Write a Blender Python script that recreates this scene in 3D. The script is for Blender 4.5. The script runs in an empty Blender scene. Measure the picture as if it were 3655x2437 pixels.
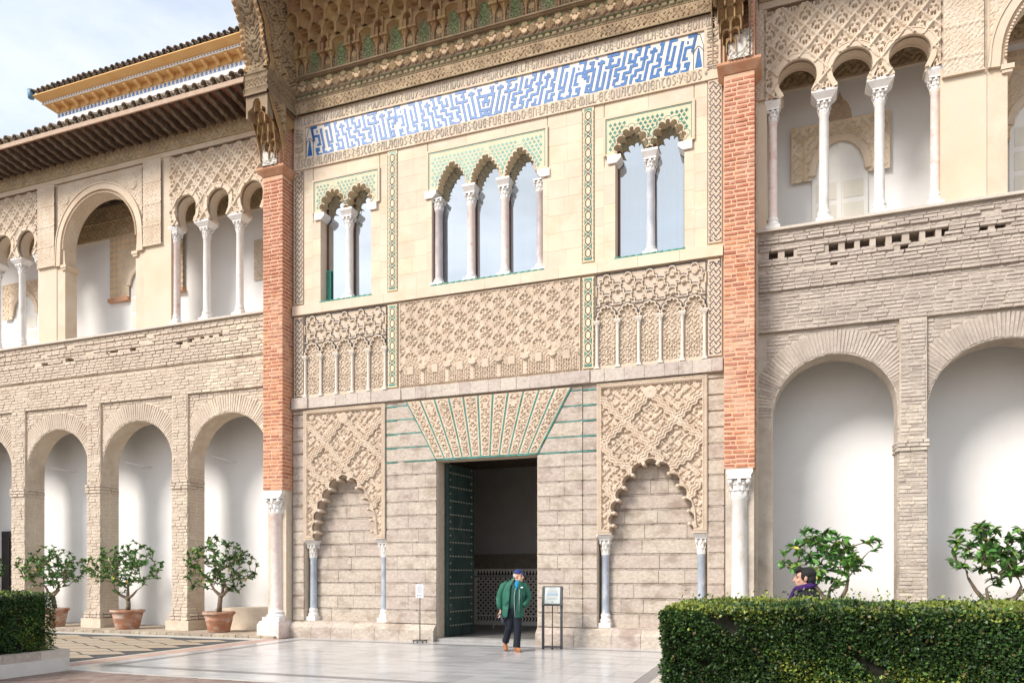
import bpy, math, random
import numpy as np
from mathutils import Vector, Matrix
from mathutils.geometry import tessellate_polygon
R = random.Random(7); NR = np.random.default_rng(7)
SC = bpy.context.scene; COL = SC.collection
PI = math.pi; rad = math.radians; cos = math.cos; sin = math.sin
# ---------------------------------------------------------------- camera
cam = bpy.data.cameras.new('camera'); camo = bpy.data.objects.new('camera', cam); COL.objects.link(camo)
cam.sensor_width = 36; cam.lens = 2662 / 3655 * 36; cam.shift_y = 833.5 / 3655; cam.clip_start = .1; cam.clip_end = 2000
camo.location = (6.65, -16.4, 1.6); camo.rotation_euler = (rad(90), 0, rad(20.07)); SC.camera = camo
# ---------------------------------------------------------------- light
SUN_EL, SUN_AZ = rad(40), rad(-34)      # azimuth measured from -Y towards -X: soft sun behind thin cloud, front left
w = bpy.data.worlds.new('World'); SC.world = w; w.use_nodes = True
nt = w.node_tree; nt.nodes.clear()
def N(t, ty, **k):
    n = t.nodes.new(ty)
    for a, b in k.items(): setattr(n, a, b)
    return n
sky = N(nt, 'ShaderNodeTexSky', sky_type='NISHITA', sun_disc=False)
sky.sun_elevation = SUN_EL; sky.sun_rotation = rad(180) - SUN_AZ; sky.air_density = 1.0; sky.dust_density = 1.2; sky.ozone_density = 1.5
tc = N(nt, 'ShaderNodeTexCoord'); mp = N(nt, 'ShaderNodeMapping'); mp.inputs['Scale'].default_value = (1.0, 1.0, 2.6)
ns = N(nt, 'ShaderNodeTexNoise'); ns.inputs['Scale'].default_value = 1.7; ns.inputs['Detail'].default_value = 7; ns.inputs['Roughness'].default_value = .58
rp = N(nt, 'ShaderNodeValToRGB'); rp.color_ramp.elements[0].position = .36; rp.color_ramp.elements[0].color = (.40,)*3+(1,); rp.color_ramp.elements[1].position = .60; rp.color_ramp.elements[1].color = (.96,)*3+(1,)
mx = N(nt, 'ShaderNodeMix', data_type='RGBA'); bg = N(nt, 'ShaderNodeBackground'); ow = N(nt, 'ShaderNodeOutputWorld')
mx.inputs['B'].default_value = (4.2, 4.4, 4.6, 1)
L = nt.links.new
L(tc.outputs['Generated'], mp.inputs[0]); L(mp.outputs[0], ns.inputs['Vector']); L(ns.outputs[0], rp.inputs[0])
L(rp.outputs[0], mx.inputs['Factor']); L(sky.outputs[0], mx.inputs['A']); L(mx.outputs['Result'], bg.inputs[0]); bg.inputs[1].default_value = .1; L(bg.outputs[0], ow.inputs[0])
sl = bpy.data.lights.new('sun', 'SUN'); sl.energy = 1.75; sl.angle = rad(20); sl.color = (1, .93, .855)
so = bpy.data.objects.new('sun', sl); COL.objects.link(so)
_d = Vector((sin(SUN_AZ) * cos(SUN_EL), -cos(SUN_AZ) * cos(SUN_EL), sin(SUN_EL)))   # towards the sun
so.rotation_euler = _d.to_track_quat('Z', 'Y').to_euler(); so.location = (0, -20, 30)
SC.view_settings.view_transform = 'Standard'; SC.view_settings.look = 'None'; SC.view_settings.gamma = 1; SC.view_settings.exposure = 1.40
SC.view_settings.use_curve_mapping = False
SC.cycles.max_bounces = 8; SC.cycles.diffuse_bounces = 4; SC.cycles.use_denoising = True
# ---------------------------------------------------------------- materials
def srgb(h, k=1.0):
    c = [int(h[i:i+2], 16) / 255 for i in (0, 2, 4)]
    return tuple(k * (x / 12.92 if x <= .04045 else ((x + .055) / 1.055) ** 2.4) for x in c) + (1,)
MATS = {}
def mat(name, c1, c2=None, sc=5, rough=.85, bump=.25, bsc=45, rnd=.0, c3=None, sc3=1.1, t3=(.5, .68), attr=False, stretch=(1, 1, 1), metal=0, spec=.3, det=6, obj=False, coat=0):
    if name in MATS: return MATS[name]
    m = bpy.data.materials.new(name); m.use_nodes = True; t = m.node_tree; b = t.nodes['Principled BSDF']; K = t.links.new
    b.inputs['Roughness'].default_value = rough; b.inputs['Metallic'].default_value = metal; b.inputs['Specular IOR Level'].default_value = spec
    if coat: b.inputs['Coat Weight'].default_value = coat; b.inputs['Coat Roughness'].default_value = .08
    if obj: P = N(t, 'ShaderNodeTexCoord').outputs['Object']
    else: P = N(t, 'ShaderNodeNewGeometry').outputs['Position']
    vm = N(t, 'ShaderNodeMapping'); vm.inputs['Scale'].default_value = stretch; K(P, vm.inputs[0]); P = vm.outputs[0]
    n1 = N(t, 'ShaderNodeTexNoise'); n1.inputs['Scale'].default_value = sc; n1.inputs['Detail'].default_value = det; K(P, n1.inputs['Vector'])
    r1 = N(t, 'ShaderNodeMapRange'); r1.inputs[1].default_value = .33; r1.inputs[2].default_value = .67; K(n1.outputs[0], r1.inputs[0])
    x = N(t, 'ShaderNodeMix', data_type='RGBA'); x.inputs['A'].default_value = c1; x.inputs['B'].default_value = c2 or c1; K(r1.outputs[0], x.inputs['Factor']); out = x.outputs['Result']
    if attr:
        a = N(t, 'ShaderNodeAttribute', attribute_name='Col'); y = N(t, 'ShaderNodeMix', data_type='RGBA', blend_type='MULTIPLY'); y.inputs['Factor'].default_value = 1
        K(out, y.inputs['A']); K(a.outputs['Color'], y.inputs['B']); out = y.outputs['Result']
    if c3:
        n3 = N(t, 'ShaderNodeTexNoise'); n3.inputs['Scale'].default_value = sc3; n3.inputs['Detail'].default_value = 8; n3.inputs['Roughness'].default_value = .62; K(P, n3.inputs['Vector'])
        r3 = N(t, 'ShaderNodeMapRange'); r3.inputs[1].default_value = t3[0]; r3.inputs[2].default_value = t3[1]; K(n3.outputs[0], r3.inputs[0])
        z = N(t, 'ShaderNodeMix', data_type='RGBA'); K(r3.outputs[0], z.inputs['Factor']); K(out, z.inputs['A']); z.inputs['B'].default_value = c3; out = z.outputs['Result']
    if rnd:
        oi = N(t, 'ShaderNodeObjectInfo'); q = N(t, 'ShaderNodeMapRange'); q.inputs[3].default_value = 1 - rnd; q.inputs[4].default_value = 1 + rnd; K(oi.outputs['Random'], q.inputs[0])
        h = N(t, 'ShaderNodeHueSaturation'); K(q.outputs[0], h.inputs['Value']); K(out, h.inputs['Color'])
        mm = N(t, 'ShaderNodeMath', operation='MULTIPLY_ADD'); mm.inputs[1].default_value = .02; mm.inputs[2].default_value = .49; K(oi.outputs['Random'], mm.inputs[0]); K(mm.outputs[0], h.inputs['Hue']); out = h.outputs[0]
    K(out, b.inputs['Base Color'])
    if bump:
        nb = N(t, 'ShaderNodeTexNoise'); nb.inputs['Scale'].default_value = bsc; nb.inputs['Detail'].default_value = 5; nb.inputs['Roughness'].default_value = .65; K(P, nb.inputs['Vector'])
        bp = N(t, 'ShaderNodeBump'); bp.inputs['Strength'].default_value = bump; bp.inputs['Distance'].default_value = .03; K(nb.outputs[0], bp.inputs['Height']); K(bp.outputs[0], b.inputs['Normal'])
    if attr: m['attr'] = 1
    MATS[name] = m; return m
def rgb(r, g, b): return (r, g, b, 1)
M = dict(
 cream=mat('cream_plaster', rgb(.62,.50,.365), rgb(.67,.56,.42), 1.6, .85, .18, 30, c3=rgb(.62,.55,.45), sc3=.7, t3=(.45,.7)),
 creamb=mat('cream_ashlar', rgb(.645,.525,.395), rgb(.69,.585,.46), 2.2, .85, .2, 40, rnd=.025, c3=rgb(.60,.46,.32), sc3=1.6, t3=(.52,.75)),
 stone=mat('grey_beige_ashlar', rgb(.47,.39,.32), rgb(.62,.54,.465), 13, .9, .9, 40, rnd=.045, c3=rgb(.39,.315,.255), sc3=2.4, t3=(.50,.64), stretch=(1,1,1.7)),
 stonej=mat('mortar_joint', rgb(.60,.50,.38), rgb(.52,.42,.32), 9, .9, .3, 60),
 corn=mat('cornice_stone', rgb(.50,.425,.365), rgb(.60,.53,.47), 14, .9, .7, 60, rnd=.1, c3=rgb(.41,.345,.295), sc3=5, t3=(.55,.7)),
 relief=mat('carved_stone', rgb(.56,.455,.35), rgb(.63,.53,.42), 3, .88, .25, 70, c3=rgb(.51,.41,.315), sc3=1.5, t3=(.5,.68), attr=True),
 relief2=mat('carved_warm_stone', rgb(.55,.43,.325), rgb(.62,.51,.40), 3, .88, .25, 70, c3=rgb(.50,.405,.31), sc3=1.3, t3=(.5,.68), attr=True),
 stucco=mat('carved_stucco', rgb(.60,.49,.375), rgb(.67,.57,.455), 3, .9, .25, 60, c3=rgb(.55,.43,.31), sc3=1.2, t3=(.5,.7), attr=True),
 wood=mat('carved_timber', rgb(.25,.18,.112), rgb(.35,.265,.17), 4, .85, .3, 60, c3=rgb(.24,.175,.115), sc3=2.2, t3=(.48,.7), attr=True),
 woodm=mat('muqarnas_timber', rgb(.33,.205,.095), rgb(.42,.275,.14), 4, .8, .25, 50, rnd=.1, c3=rgb(.27,.175,.095), sc3=2.5, t3=(.5,.7)),
 woodd=mat('old_dark_timber', rgb(.10,.072,.05), rgb(.15,.11,.08), 5, .85, .3, 40, rnd=.14, c3=rgb(.2,.165,.13), sc3=6, t3=(.52,.7)),
 brick=mat('red_brick', rgb(.43,.155,.085), rgb(.53,.235,.145), 9, .88, .4, 70, rnd=.24, c3=rgb(.60,.37,.28), sc3=1.3, t3=(.48,.72)),
 bmort=mat('pink_mortar', rgb(.62,.37,.23), rgb(.66,.44,.30), 8, .9, .3, 70),
 terra=mat('terracotta_plaster', rgb(.50,.25,.145), rgb(.56,.32,.20), 4, .85, .3, 40, c3=rgb(.58,.4,.29), sc3=2),
 obr=mat('old_pale_brick', rgb(.63,.525,.41), rgb(.71,.62,.51), 14, .95, .9, 55, rnd=.13, c3=rgb(.57,.475,.375), sc3=1.4, t3=(.5,.7)),
 obrg=mat('old_grey_brick_shaded', rgb(.52,.445,.37), rgb(.63,.56,.485), 14, .95, .9, 55, rnd=.13, c3=rgb(.43,.375,.32), sc3=1.4, t3=(.48,.7)),  # soiled grey, with the right wing's weaker light also darkened into the colour
 omort=mat('old_mortar', rgb(.63,.52,.40), rgb(.69,.60,.485), 6, .95, .8, 40, c3=rgb(.52,.42,.32), sc3=1.2),
 omortg=mat('old_grey_mortar_shaded', rgb(.52,.445,.365), rgb(.60,.53,.45), 6, .95, .8, 40, c3=rgb(.37,.31,.255), sc3=1.2),  # goes with the grey brick; dimmer light on the right is in its colour
 white=mat('whitewash', rgb(.79,.785,.775), rgb(.82,.818,.81), 1.2, .9, .12, 14, c3=rgb(.75,.74,.725), sc3=.6),
 marble=mat('white_marble', rgb(.72,.69,.66), rgb(.8,.78,.75), 7, .45, .12, 50, c3=rgb(.63,.57,.51), sc3=4, t3=(.55,.7), stretch=(1,1,.6)),
 pinkm=mat('pink_marble', rgb(.70,.57,.52), rgb(.76,.68,.63), 8, .45, .12, 50, c3=rgb(.60,.40,.35), sc3=5, t3=(.56,.68)),
 bluem=mat('blue_grey_marble', rgb(.30,.345,.40), rgb(.42,.46,.52), 9, .4, .1, 50, c3=rgb(.6,.62,.64), sc3=6, t3=(.56,.7), stretch=(1,1,.5)),
 mauve=mat('mauve_marble', rgb(.42,.37,.37), rgb(.53,.48,.48), 9, .4, .1, 50, c3=rgb(.6,.56,.55), sc3=6, t3=(.56,.7), stretch=(1,1,.5)),
 green=mat('green_glazed_tile', rgb(.012,.15,.10), rgb(.03,.27,.185), 16, .25, .1, 40, rnd=.25, spec=.5),
 teal=mat('teal_tile', rgb(.015,.20,.155), rgb(.04,.30,.25), 16, .3, .1, 40, spec=.5),
 blue=mat('blue_glazed_tile', rgb(.012,.105,.33), rgb(.03,.155,.41), 12, .35, .12, 60, spec=.35, c3=rgb(.07,.22,.47), sc3=14, t3=(.62,.7)),
 tilew=mat('white_glazed_tile', rgb(.70,.64,.56), rgb(.76,.71,.64), 6, .35, .08, 40, spec=.35),
 black=mat('black_inlay', rgb(.035,.025,.022), rgb(.06,.045,.04), 9, .5, .1, 50),
 navy=mat('dark_blue_inlay', rgb(.03,.03,.045), rgb(.06,.06,.085), 9, .5, .1, 50),
 letter=mat('grey_lettering', rgb(.30,.27,.235), rgb(.46,.40,.33), 7, .85, .1, 50, c3=rgb(.52,.435,.33), sc3=1.0, t3=(.5,.75)),
 ochre=mat('ochre_plaster', rgb(.68,.41,.16), rgb(.73,.48,.22), 2, .85, .15, 30),
 tile=mat('old_roof_tile', rgb(.30,.245,.185), rgb(.43,.36,.28), 10, .9, .5, 40, rnd=.22, c3=rgb(.18,.155,.13), sc3=4, t3=(.5,.68)),
 tiled=mat('dark_roof_tile', rgb(.21,.165,.125), rgb(.33,.26,.2), 10, .9, .5, 40, rnd=.22, c3=rgb(.13,.115,.1), sc3=4, t3=(.5,.68)),
 doorw=mat('white_painted_wood', rgb(.76,.75,.70), rgb(.8,.79,.75), 3, .55, .05, 30),
 ironn=mat('black_metal', rgb(.03,.03,.033), rgb(.045,.045,.05), 9, .45, .05, 60),
)
W = {}
def thing(name, label, cat, loc=(0,0,0), rz=0, group=None):
    o = bpy.data.objects.new(name, None); o.empty_display_size = .2; COL.objects.link(o); o.location = loc; o.rotation_euler = (0,0,rz)
    o['label'] = label; o['category'] = cat
    if group: o['group'] = group
    W[o.name] = Vector(loc); return o
def tag(o, label=None, cat=None, group=None, kind=None):
    for k, v in (('label', label), ('category', cat), ('group', group), ('kind', kind)):
        if v: o[k] = v
    return o
def put(name, me, parent=None, loc=None, rot=None, scale=None, kind=None, label=None):
    o = bpy.data.objects.new(name, me); COL.objects.link(o)
    base = W[parent.name] if parent is not None else Vector((0,0,0))
    if parent is not None: o.parent = parent
    tgt = Vector(loc) if loc is not None else Vector((0,0,0))
    o.location = tgt - base
    if rot: o.rotation_euler = rot
    if scale: o.scale = scale
    W[o.name] = tgt
    if kind: o['kind'] = kind
    if label: o['label'] = label
    return o
class MB:
    def __init__(s): s.v = []; s.f = []; s.m = []; s.smooth = []
    def add(s, vs, fs, m=0, sm=False):
        k = len(s.v); s.v += [tuple(p) for p in vs]
        for f in fs: s.f.append([i + k for i in f]); s.m.append(m); s.smooth.append(sm)
        return s
    def box(s, x0, x1, y0, y1, z0, z1, m=0, j=0):
        q = lambda: R.uniform(-j, j) if j else 0
        vs = [(x+q(), y+q(), z+q()) for x in (x0, x1) for y in (y0, y1) for z in (z0, z1)]
        return s.add(vs, [(0,1,3,2),(4,6,7,5),(0,4,5,1),(2,3,7,6),(0,2,6,4),(1,5,7,3)], m)
    def prism(s, pts, y0, y1, m=0, holes=(), back=False, ms=None, ax='y', front=True):
        """polygon in (x,z) (or (y,z) with ax='x') extruded from y0 (seen face) to y1"""
        loops = [list(pts)] + [list(h) for h in holes]; allp = [p for l in loops for p in l]
        tri = tessellate_polygon([[Vector((p[0], p[1], 0)) for p in l] for l in loops])
        mk = (lambda p, y: (p[0], y, p[1])) if ax == 'y' else (lambda p, y: (y, p[0], p[1]))
        k = len(s.v); n = len(allp); s.v += [mk(p, y0) for p in allp] + [mk(p, y1) for p in allp]
        for t in tri:
            a, b, c = [allp[i] for i in t]
            if (b[0]-a[0])*(c[1]-a[1]) - (b[1]-a[1])*(c[0]-a[0]) < 0: t = t[::-1]
            if front: s.f.append([i + k for i in t]); s.m.append(m); s.smooth.append(False)
            if back: s.f.append([i + k + n for i in t[::-1]]); s.m.append(m); s.smooth.append(False)
        o = 0
        for l in loops:
            ln = len(l)
            for i in range(ln):
                a, b = k + o + i, k + o + (i + 1) % ln
                s.f.append([a, a + n, b + n, b]); s.m.append(m if ms is None else ms); s.smooth.append(False)
            o += ln
        return s
    def ribbon(s, pts, w, y, th=.01, m=0, closed=False, caps=True):
        """mitred flat band in the x-z plane; seen face at y, thickness th into the wall"""
        n = len(pts); l = []; r = []
        for i in range(n):
            p = Vector(pts[i][:2])
            a = Vector(pts[i-1][:2]) if (i or closed) else None; b = Vector(pts[(i+1) % n][:2]) if (i < n-1 or closed) else None
            d1 = (p - a).normalized() if a is not None and (p-a).length > 1e-9 else None; d2 = (b - p).normalized() if b is not None and (b-p).length > 1e-9 else None
            d1 = d1 or d2; d2 = d2 or d1
            if d1 is None: d1 = d2 = Vector((1, 0))
            n1 = Vector((-d1.y, d1.x)); n2 = Vector((-d2.y, d2.x)); nn = n1 + n2
            if nn.length < 1e-6: nn = n1
            nn.normalize(); k = w / 2 / max(.45, nn.dot(n1)); l.append(p + nn * k); r.append(p - nn * k)
        vs = []
        for i in range(n):
            vs += [(l[i].x, y, l[i].y), (r[i].x, y, r[i].y), (l[i].x, y+th, l[i].y), (r[i].x, y+th, r[i].y)]
        fs = []
        for i in range(n if closed else n - 1):
            a = 4*i; b = 4*((i+1) % n); fs += [(a, a+1, b+1, b), (a+2, a, b, b+2), (a+1, a+3, b+3, b+1)]
        if not closed and caps: fs += [(0, 2, 3, 1), (4*n-4, 4*n-3, 4*n-1, 4*n-2)]
        return s.add(vs, fs, m)
    def lathe(s, prof, c=(0,0), n=12, m=0, sm=True, a0=0, a1=2*PI, cap=False):
        full = abs(a1 - a0 - 2*PI) < 1e-6; k = n if full else n + 1; vs = []; fs = []
        for r_, z in prof:
            for i in range(k):
                a = a0 + (a1 - a0) * i / n; vs.append((c[0] + r_*cos(a), c[1] + r_*sin(a), z))
        for j in range(len(prof) - 1):
            for i in range(n):
                a = j*k + i; b = j*k + (i+1) % k; fs.append((a, b, b + k, a + k))
        if cap: fs.append(tuple(range((len(prof)-1)*k, len(prof)*k)))
        return s.add(vs, fs, m, sm)
    def tube(s, path, rs, n=7, m=0, sm=True, flat=None, caps=True):
        vs = []; fs = []; N_ = len(path); up0 = None
        for i, p in enumerate(path):
            p = Vector(p); t = (Vector(path[min(i+1, N_-1)]) - Vector(path[max(i-1, 0)]))
            t = t.normalized() if t.length > 1e-9 else Vector((0,0,1))
            ref = up0 if up0 is not None else (Vector((0,1,0)) if abs(t.y) < .9 else Vector((1,0,0)))
            u = (ref - t * ref.dot(t)); u.normalize(); up0 = u; v = t.cross(u)
            r_ = rs[i] if isinstance(rs, (list, tuple)) else rs
            ru, rv = (r_ if isinstance(r_, (list, tuple)) else (r_, r_))
            for k in range(n):
                a = 2*PI*k/n; q = p + u*ru*cos(a) + v*rv*sin(a); vs.append(tuple(q))
        for i in range(N_-1):
            for k in range(n):
                a = i*n + k; b = i*n + (k+1) % n; fs.append((a, b, b+n, a+n))
        if caps: fs += [tuple(range(n))[::-1], tuple(range((N_-1)*n, N_*n))]
        return s.add(vs, fs, m, sm)
    def mesh(s, name, mats):
        me = bpy.data.meshes.new(name); me.from_pydata(s.v, [], s.f)
        for m in (mats if isinstance(mats, (list, tuple)) else [mats]): me.materials.append(m)
        if len(me.polygons):
            me.polygons.foreach_set('material_index', s.m); me.polygons.foreach_set('use_smooth', s.smooth)
        if any(m.get('attr') for m in me.materials if m):
            a = me.color_attributes.new('Col', 'FLOAT_COLOR', 'POINT'); a.data.foreach_set('color', [1.0]*(4*len(me.vertices)))
        me.update(); return me
    def build(s, name, mats, parent=None, kind=None, label=None):
        return put(name, s.mesh(name, mats), parent, kind=kind, label=label)
def arc(cx, cz, r, a0, a1, n): return [(cx + r*cos(a0+(a1-a0)*i/n), cz + r*sin(a0+(a1-a0)*i/n)) for i in range(n+1)]
def gridmesh(name, X, Yv, Z, mats, col=None, mask=None, smooth=False):
    """grid of points (nz, nx) as a mesh; mask (nz-1, nx-1) keeps faces; col (nz,nx,3) vertex colours"""
    nz, nx = X.shape; idx = np.arange(nz*nx).reshape(nz, nx)
    q = np.stack([idx[:-1,:-1], idx[:-1,1:], idx[1:,1:], idx[1:,:-1]], -1)
    q = q[mask] if mask is not None else q.reshape(-1, 4)
    q = q.reshape(-1, 4)
    used = np.unique(q); re = np.zeros(nz*nx, int); re[used] = np.arange(len(used)); q = re[q]
    co = np.stack([X, Yv, Z], -1).reshape(-1, 3)[used]
    me = bpy.data.meshes.new(name); me.vertices.add(len(co)); me.vertices.foreach_set('co', co.ravel().astype(np.float32))
    me.loops.add(q.size); me.loops.foreach_set('vertex_index', q.ravel().astype(np.int32))
    me.polygons.add(len(q)); me.polygons.foreach_set('loop_start', np.arange(0, q.size, 4, dtype=np.int32))
    try: me.polygons.foreach_set('loop_total', np.full(len(q), 4, np.int32))
    except Exception: pass
    for m in (mats if isinstance(mats, (list, tuple)) else [mats]): me.materials.append(m)
    a = me.color_attributes.new('Col', 'FLOAT_COLOR', 'POINT')
    c = np.ones((len(co), 4), np.float32)
    if col is not None: c[:, :3] = col.reshape(-1, 3)[used]
    a.data.foreach_set('color', c.ravel())
    me.update(calc_edges=True); me.validate()
    if smooth: me.polygons.foreach_set('use_smooth', [True]*len(me.polygons))
    return me
def hf(name, x0, x1, z0, z1, y, func, mats, parent=None, st=.014, mask=None, label=None, kind=None):
    """carved relief: height field over a wall rectangle; func(u,v)->height (outward), colour or None"""
    nx = max(4, int((x1-x0)/st)+1); nz = max(4, int((z1-z0)/st)+1)
    X, Z = np.meshgrid(np.linspace(x0, x1, nx), np.linspace(z0, z1, nz))
    r = func(X, Z); h, c = r if isinstance(r, tuple) else (r, None)
    mk = None
    if mask is not None:
        xc = (X[:-1,:-1]+X[1:,1:])/2; zc = (Z[:-1,:-1]+Z[1:,1:])/2; mk = mask(xc, zc)
    me = gridmesh(name, X, y - h, Z, mats, c, mk)
    return put(name, me, parent, kind=kind, label=label)
def sst(a, b, x): t = np.clip((x-a)/(b-a), 0, 1); return t*t*(3-2*t)
def fbm(u, v, seed=0, oct=4, f=1.0):
    r = np.random.default_rng(seed); o = np.zeros_like(u); a = 1.
    for k in range(oct):
        for _ in range(3):
            th = r.uniform(0, 2*PI); ph = r.uniform(0, 2*PI); o = o + a*np.sin(f*(u*np.cos(th)+v*np.sin(th))+ph)/3
        f *= 1.93; a *= .55
    return o
def bar_mesh(var):
    mb = MB(); r = random.Random(var); c = .06
    q = lambda: r.uniform(-.03, .03)
    b = [(-.5+q(), .5, -.5+q()), (.5+q(), .5, -.5+q()), (.5+q(), .5, .5+q()), (-.5+q(), .5, .5+q())]
    e = [(p[0], -.34+q(), p[2]) for p in b]; f = [(p[0]*.93, -.5+r.uniform(-.1, .05), p[2]*.80) for p in b]
    mb.add(b + e + f, [(0,1,5,4),(1,2,6,5),(2,3,7,6),(3,0,4,7),(4,5,9,8),(5,6,10,9),(6,7,11,10),(7,4,8,11),(8,9,10,11)])
    return mb
BARS = [bar_mesh(i) for i in range(6)]
def bricks(name, items, mats, parent, limit=300, near=None):
    """items: (x, y_front, z, length, depth, height, angle about y[, rz]); the nearest `limit` become objects, the rest one joined part"""
    m = mats; me = [b.mesh(name, m) for b in BARS]
    cx = camo.location.x; it = sorted(items, key=lambda t: (t[0]-cx)**2 + (t[1]+16.4)**2 + (t[2]-1.6)**2*1.0) if near is None else sorted(items, key=near)
    for t in it[:limit]:
        rz = t[7] if len(t) > 7 else 0
        o = put(name, R.choice(me), parent, (t[0], t[1], t[2]), (0, t[6], rz), (t[3], t[4], t[5]))
    if len(it) > limit:
        V = []; F = []; k = 0
        tv = [np.array(b.v) for b in BARS]; tf = [b.f for b in BARS]
        for t in it[limit:]:
            i = R.randrange(6); p = tv[i]*np.array([t[3], t[4], t[5]]); a = t[6]
            x = p[:,0]*cos(a)+p[:,2]*sin(a); z = -p[:,0]*sin(a)+p[:,2]*cos(a); y = p[:,1]
            if len(t) > 7: x, y = x*cos(t[7])-y*sin(t[7]), x*sin(t[7])+y*cos(t[7])
            V.append(np.stack([x+t[0], y+t[1], z+t[2]], -1)); F += [[j+k for j in f] for f in tf[i]]; k += len(p)
        mm = bpy.data.meshes.new(name+'work'); mm.from_pydata(np.concatenate(V).tolist(), [], F); mm.materials.append(m)
        put(name+'work', mm, parent, kind='stuff')
# ---------------------------------------------------------------- ground
def struct(o, name=None): o['kind'] = 'structure'; return o
gm = mat('earth_brown_paving', rgb(.22,.165,.135), rgb(.29,.225,.19), 3, .9, .5, 24, c3=rgb(.19,.135,.105), sc3=1.0, t3=(.45,.7))
mb = MB(); mb.box(-600, 600, -600, 400, -1.2, -.02); struct(mb.build('ground', gm))
mslab = mat('veined_white_marble', rgb(.46,.46,.46), rgb(.52,.52,.52), 1.6, .2, .03, 30, rnd=.10, c3=rgb(.29,.30,.305), sc3=1.3, t3=(.50,.72), stretch=(.55, 2.6, 1), spec=.5)
mstr = mat('grey_marble_stripe', rgb(.16,.16,.17), rgb(.23,.23,.24), 3, .28, .03, 30, stretch=(1, 3, 1), spec=.5)
mpink = mat('pink_marble_band', rgb(.40,.25,.205), rgb(.48,.34,.29), 4, .4, .1, 30, c3=rgb(.52,.43,.39), sc3=3, t3=(.55,.7), rnd=.06)
mcreamf = mat('cream_marble_band', rgb(.50,.475,.42), rgb(.54,.52,.47), 3, .4, .06, 30)
mpebd = mat('dark_pebbles', rgb(.035,.038,.042), rgb(.16,.16,.155), 55, .8, 1., 55)
mpebl = mat('cream_pebbles', rgb(.38,.31,.225), rgb(.50,.42,.325), 45, .85, 1., 50, c3=rgb(.40,.28,.16), sc3=1.1, t3=(.56,.72))
pl = MB().box(-5.12, 5.12, -7.07, -.1, -.3, -.008).build('marble_platform', mcreamf); struct(pl)
def slab(name, x0, x1, y0, y1, m, g=.004, z=0.0):
    b = UNIT[m.name] if m.name in UNIT else None
    if b is None:
        q = MB(); q.box(-.5, .5, -.5, .5, -.5, .5); b = UNIT[m.name] = q.mesh('slab', m)
    return put(name, b, pl, ((x0+x1)/2, (y0+y1)/2, z-.01+R.uniform(0, .0012)), None, (x1-x0-g, y1-y0-g, .02))
UNIT = {}
XI = 4.53
n = 0
for i in range(18):
    x0 = -XI + i*2*XI/18; x1 = x0 + 2*XI/18; y = -6.26; off = .45 if i % 2 else 0
    cuts = [y] + [y + off + .9*k for k in range(0 if off else 1, 7) if y + off + .9*k < -.9] + [-.87]
    for a, b in zip(cuts[:-1], cuts[1:]): slab('slab', x0, x1, a, b, mslab)
def run(x0, x1, y0, y1, m, nn, ax, name='slab'):
    for k in range(nn):
        if ax == 'x': slab(name, x0+(x1-x0)*k/nn, x0+(x1-x0)*(k+1)/nn, y0, y1, m)
        else: slab(name, x0, x1, y0+(y1-y0)*k/nn, y0+(y1-y0)*(k+1)/nn, m)
for s in (-1, 1):
    a, b = sorted((s*4.53, s*4.75)); run(a, b, -6.26, -.87, mstr, 7, 'y')
    a, b = sorted((s*4.75, s*5.12)); run(a, b, -6.48, -.65, mslab, 7, 'y')
run(-4.75, 4.75, -6.48, -6.26, mstr, 12, 'x'); run(-4.75, 4.75, -.87, -.65, mstr, 12, 'x')
run(-5.12, 5.12, -7.07, -6.48, mslab, 13, 'x'); run(-5.12, 5.12, -.65, -.10, mslab, 13, 'x')
# side floors: pink border, cream line, pebble mosaic with pale lozenges
for s in (-1, 1):
    X = lambda a, b: sorted((s*a, s*b))
    fl = struct(MB().box(*X(5.12, 24), -7.07, -.72, -.3, -.012).build('pebble_pavement', mpebd))
    def piece(name, a, b, y0, y1, m, z=.0):
        x0, x1 = X(a, b); q = MB().box(x0, x1-.003, y0, y1-.003, z-.015, z); return q.build(name, m, fl)
    for k in range(6): piece('border_slab', 5.12, 5.62, -7.07+k*1.05, -6.02+k*1.05, mpink, 0)
    piece('border_strip', 5.62, 5.74, -7.07, -.78, mcreamf, -.002)
    for k in range(9): piece('border_strip', 5.74+k*2, 7.74+k*2, -1.18, -.78, mcreamf, -.002)
    # lozenges on a skewed grid
    k = 0
    for i in range(0, 14):
        for j in range(-1, 9):
            cx = 6.62 + i*.79; cy = -6.3 + j*.74 + (i % 2)*.37
            if cy > -1.75 or cy < -6.6 or cx > 17: continue
            h = MB(); hw, hd = .655, .335
            h.add([(s*cx-hw, cy, -.004), (s*cx-.1, cy-hd, -.004), (s*cx+.1, cy-hd, -.004), (s*cx+hw, cy, -.004), (s*cx+.1, cy+hd, -.004), (s*cx-.1, cy+hd, -.004)], [(0,1,2,3,4,5)])
            h.build('lozenge', mpebl, fl)
kb = mat('worn_kerb_stone', rgb(.38,.31,.235), rgb(.52,.44,.345), 7, .95, .8, 30, rnd=.14, c3=rgb(.33,.23,.16), sc3=4, t3=(.55,.7))
for s in (-1, 1):
    gf = struct(MB().box(*sorted((s*5.9, s*24)), -.5, 1.8, -.3, .05).build('gallery_floor', mat('worn_gallery_floor', rgb(.36,.29,.22), rgb(.47,.39,.31), 4, .95, .6, 22, c3=rgb(.28,.23,.18), sc3=2.5)))
    x = 5.5
    while x < 20:
        l = R.uniform(.24, .42); a, b = sorted((s*x, s*(x+l)))
        put('kerb_stone', UNIT.setdefault('kerb', MB().box(-.5,.5,-.5,.5,-.5,.5,0,.06).mesh('kerb_stone', kb)), gf, ((a+b)/2, -.61, .015), None, (l-.015, .24, R.uniform(.07, .09))); x += l
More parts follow.
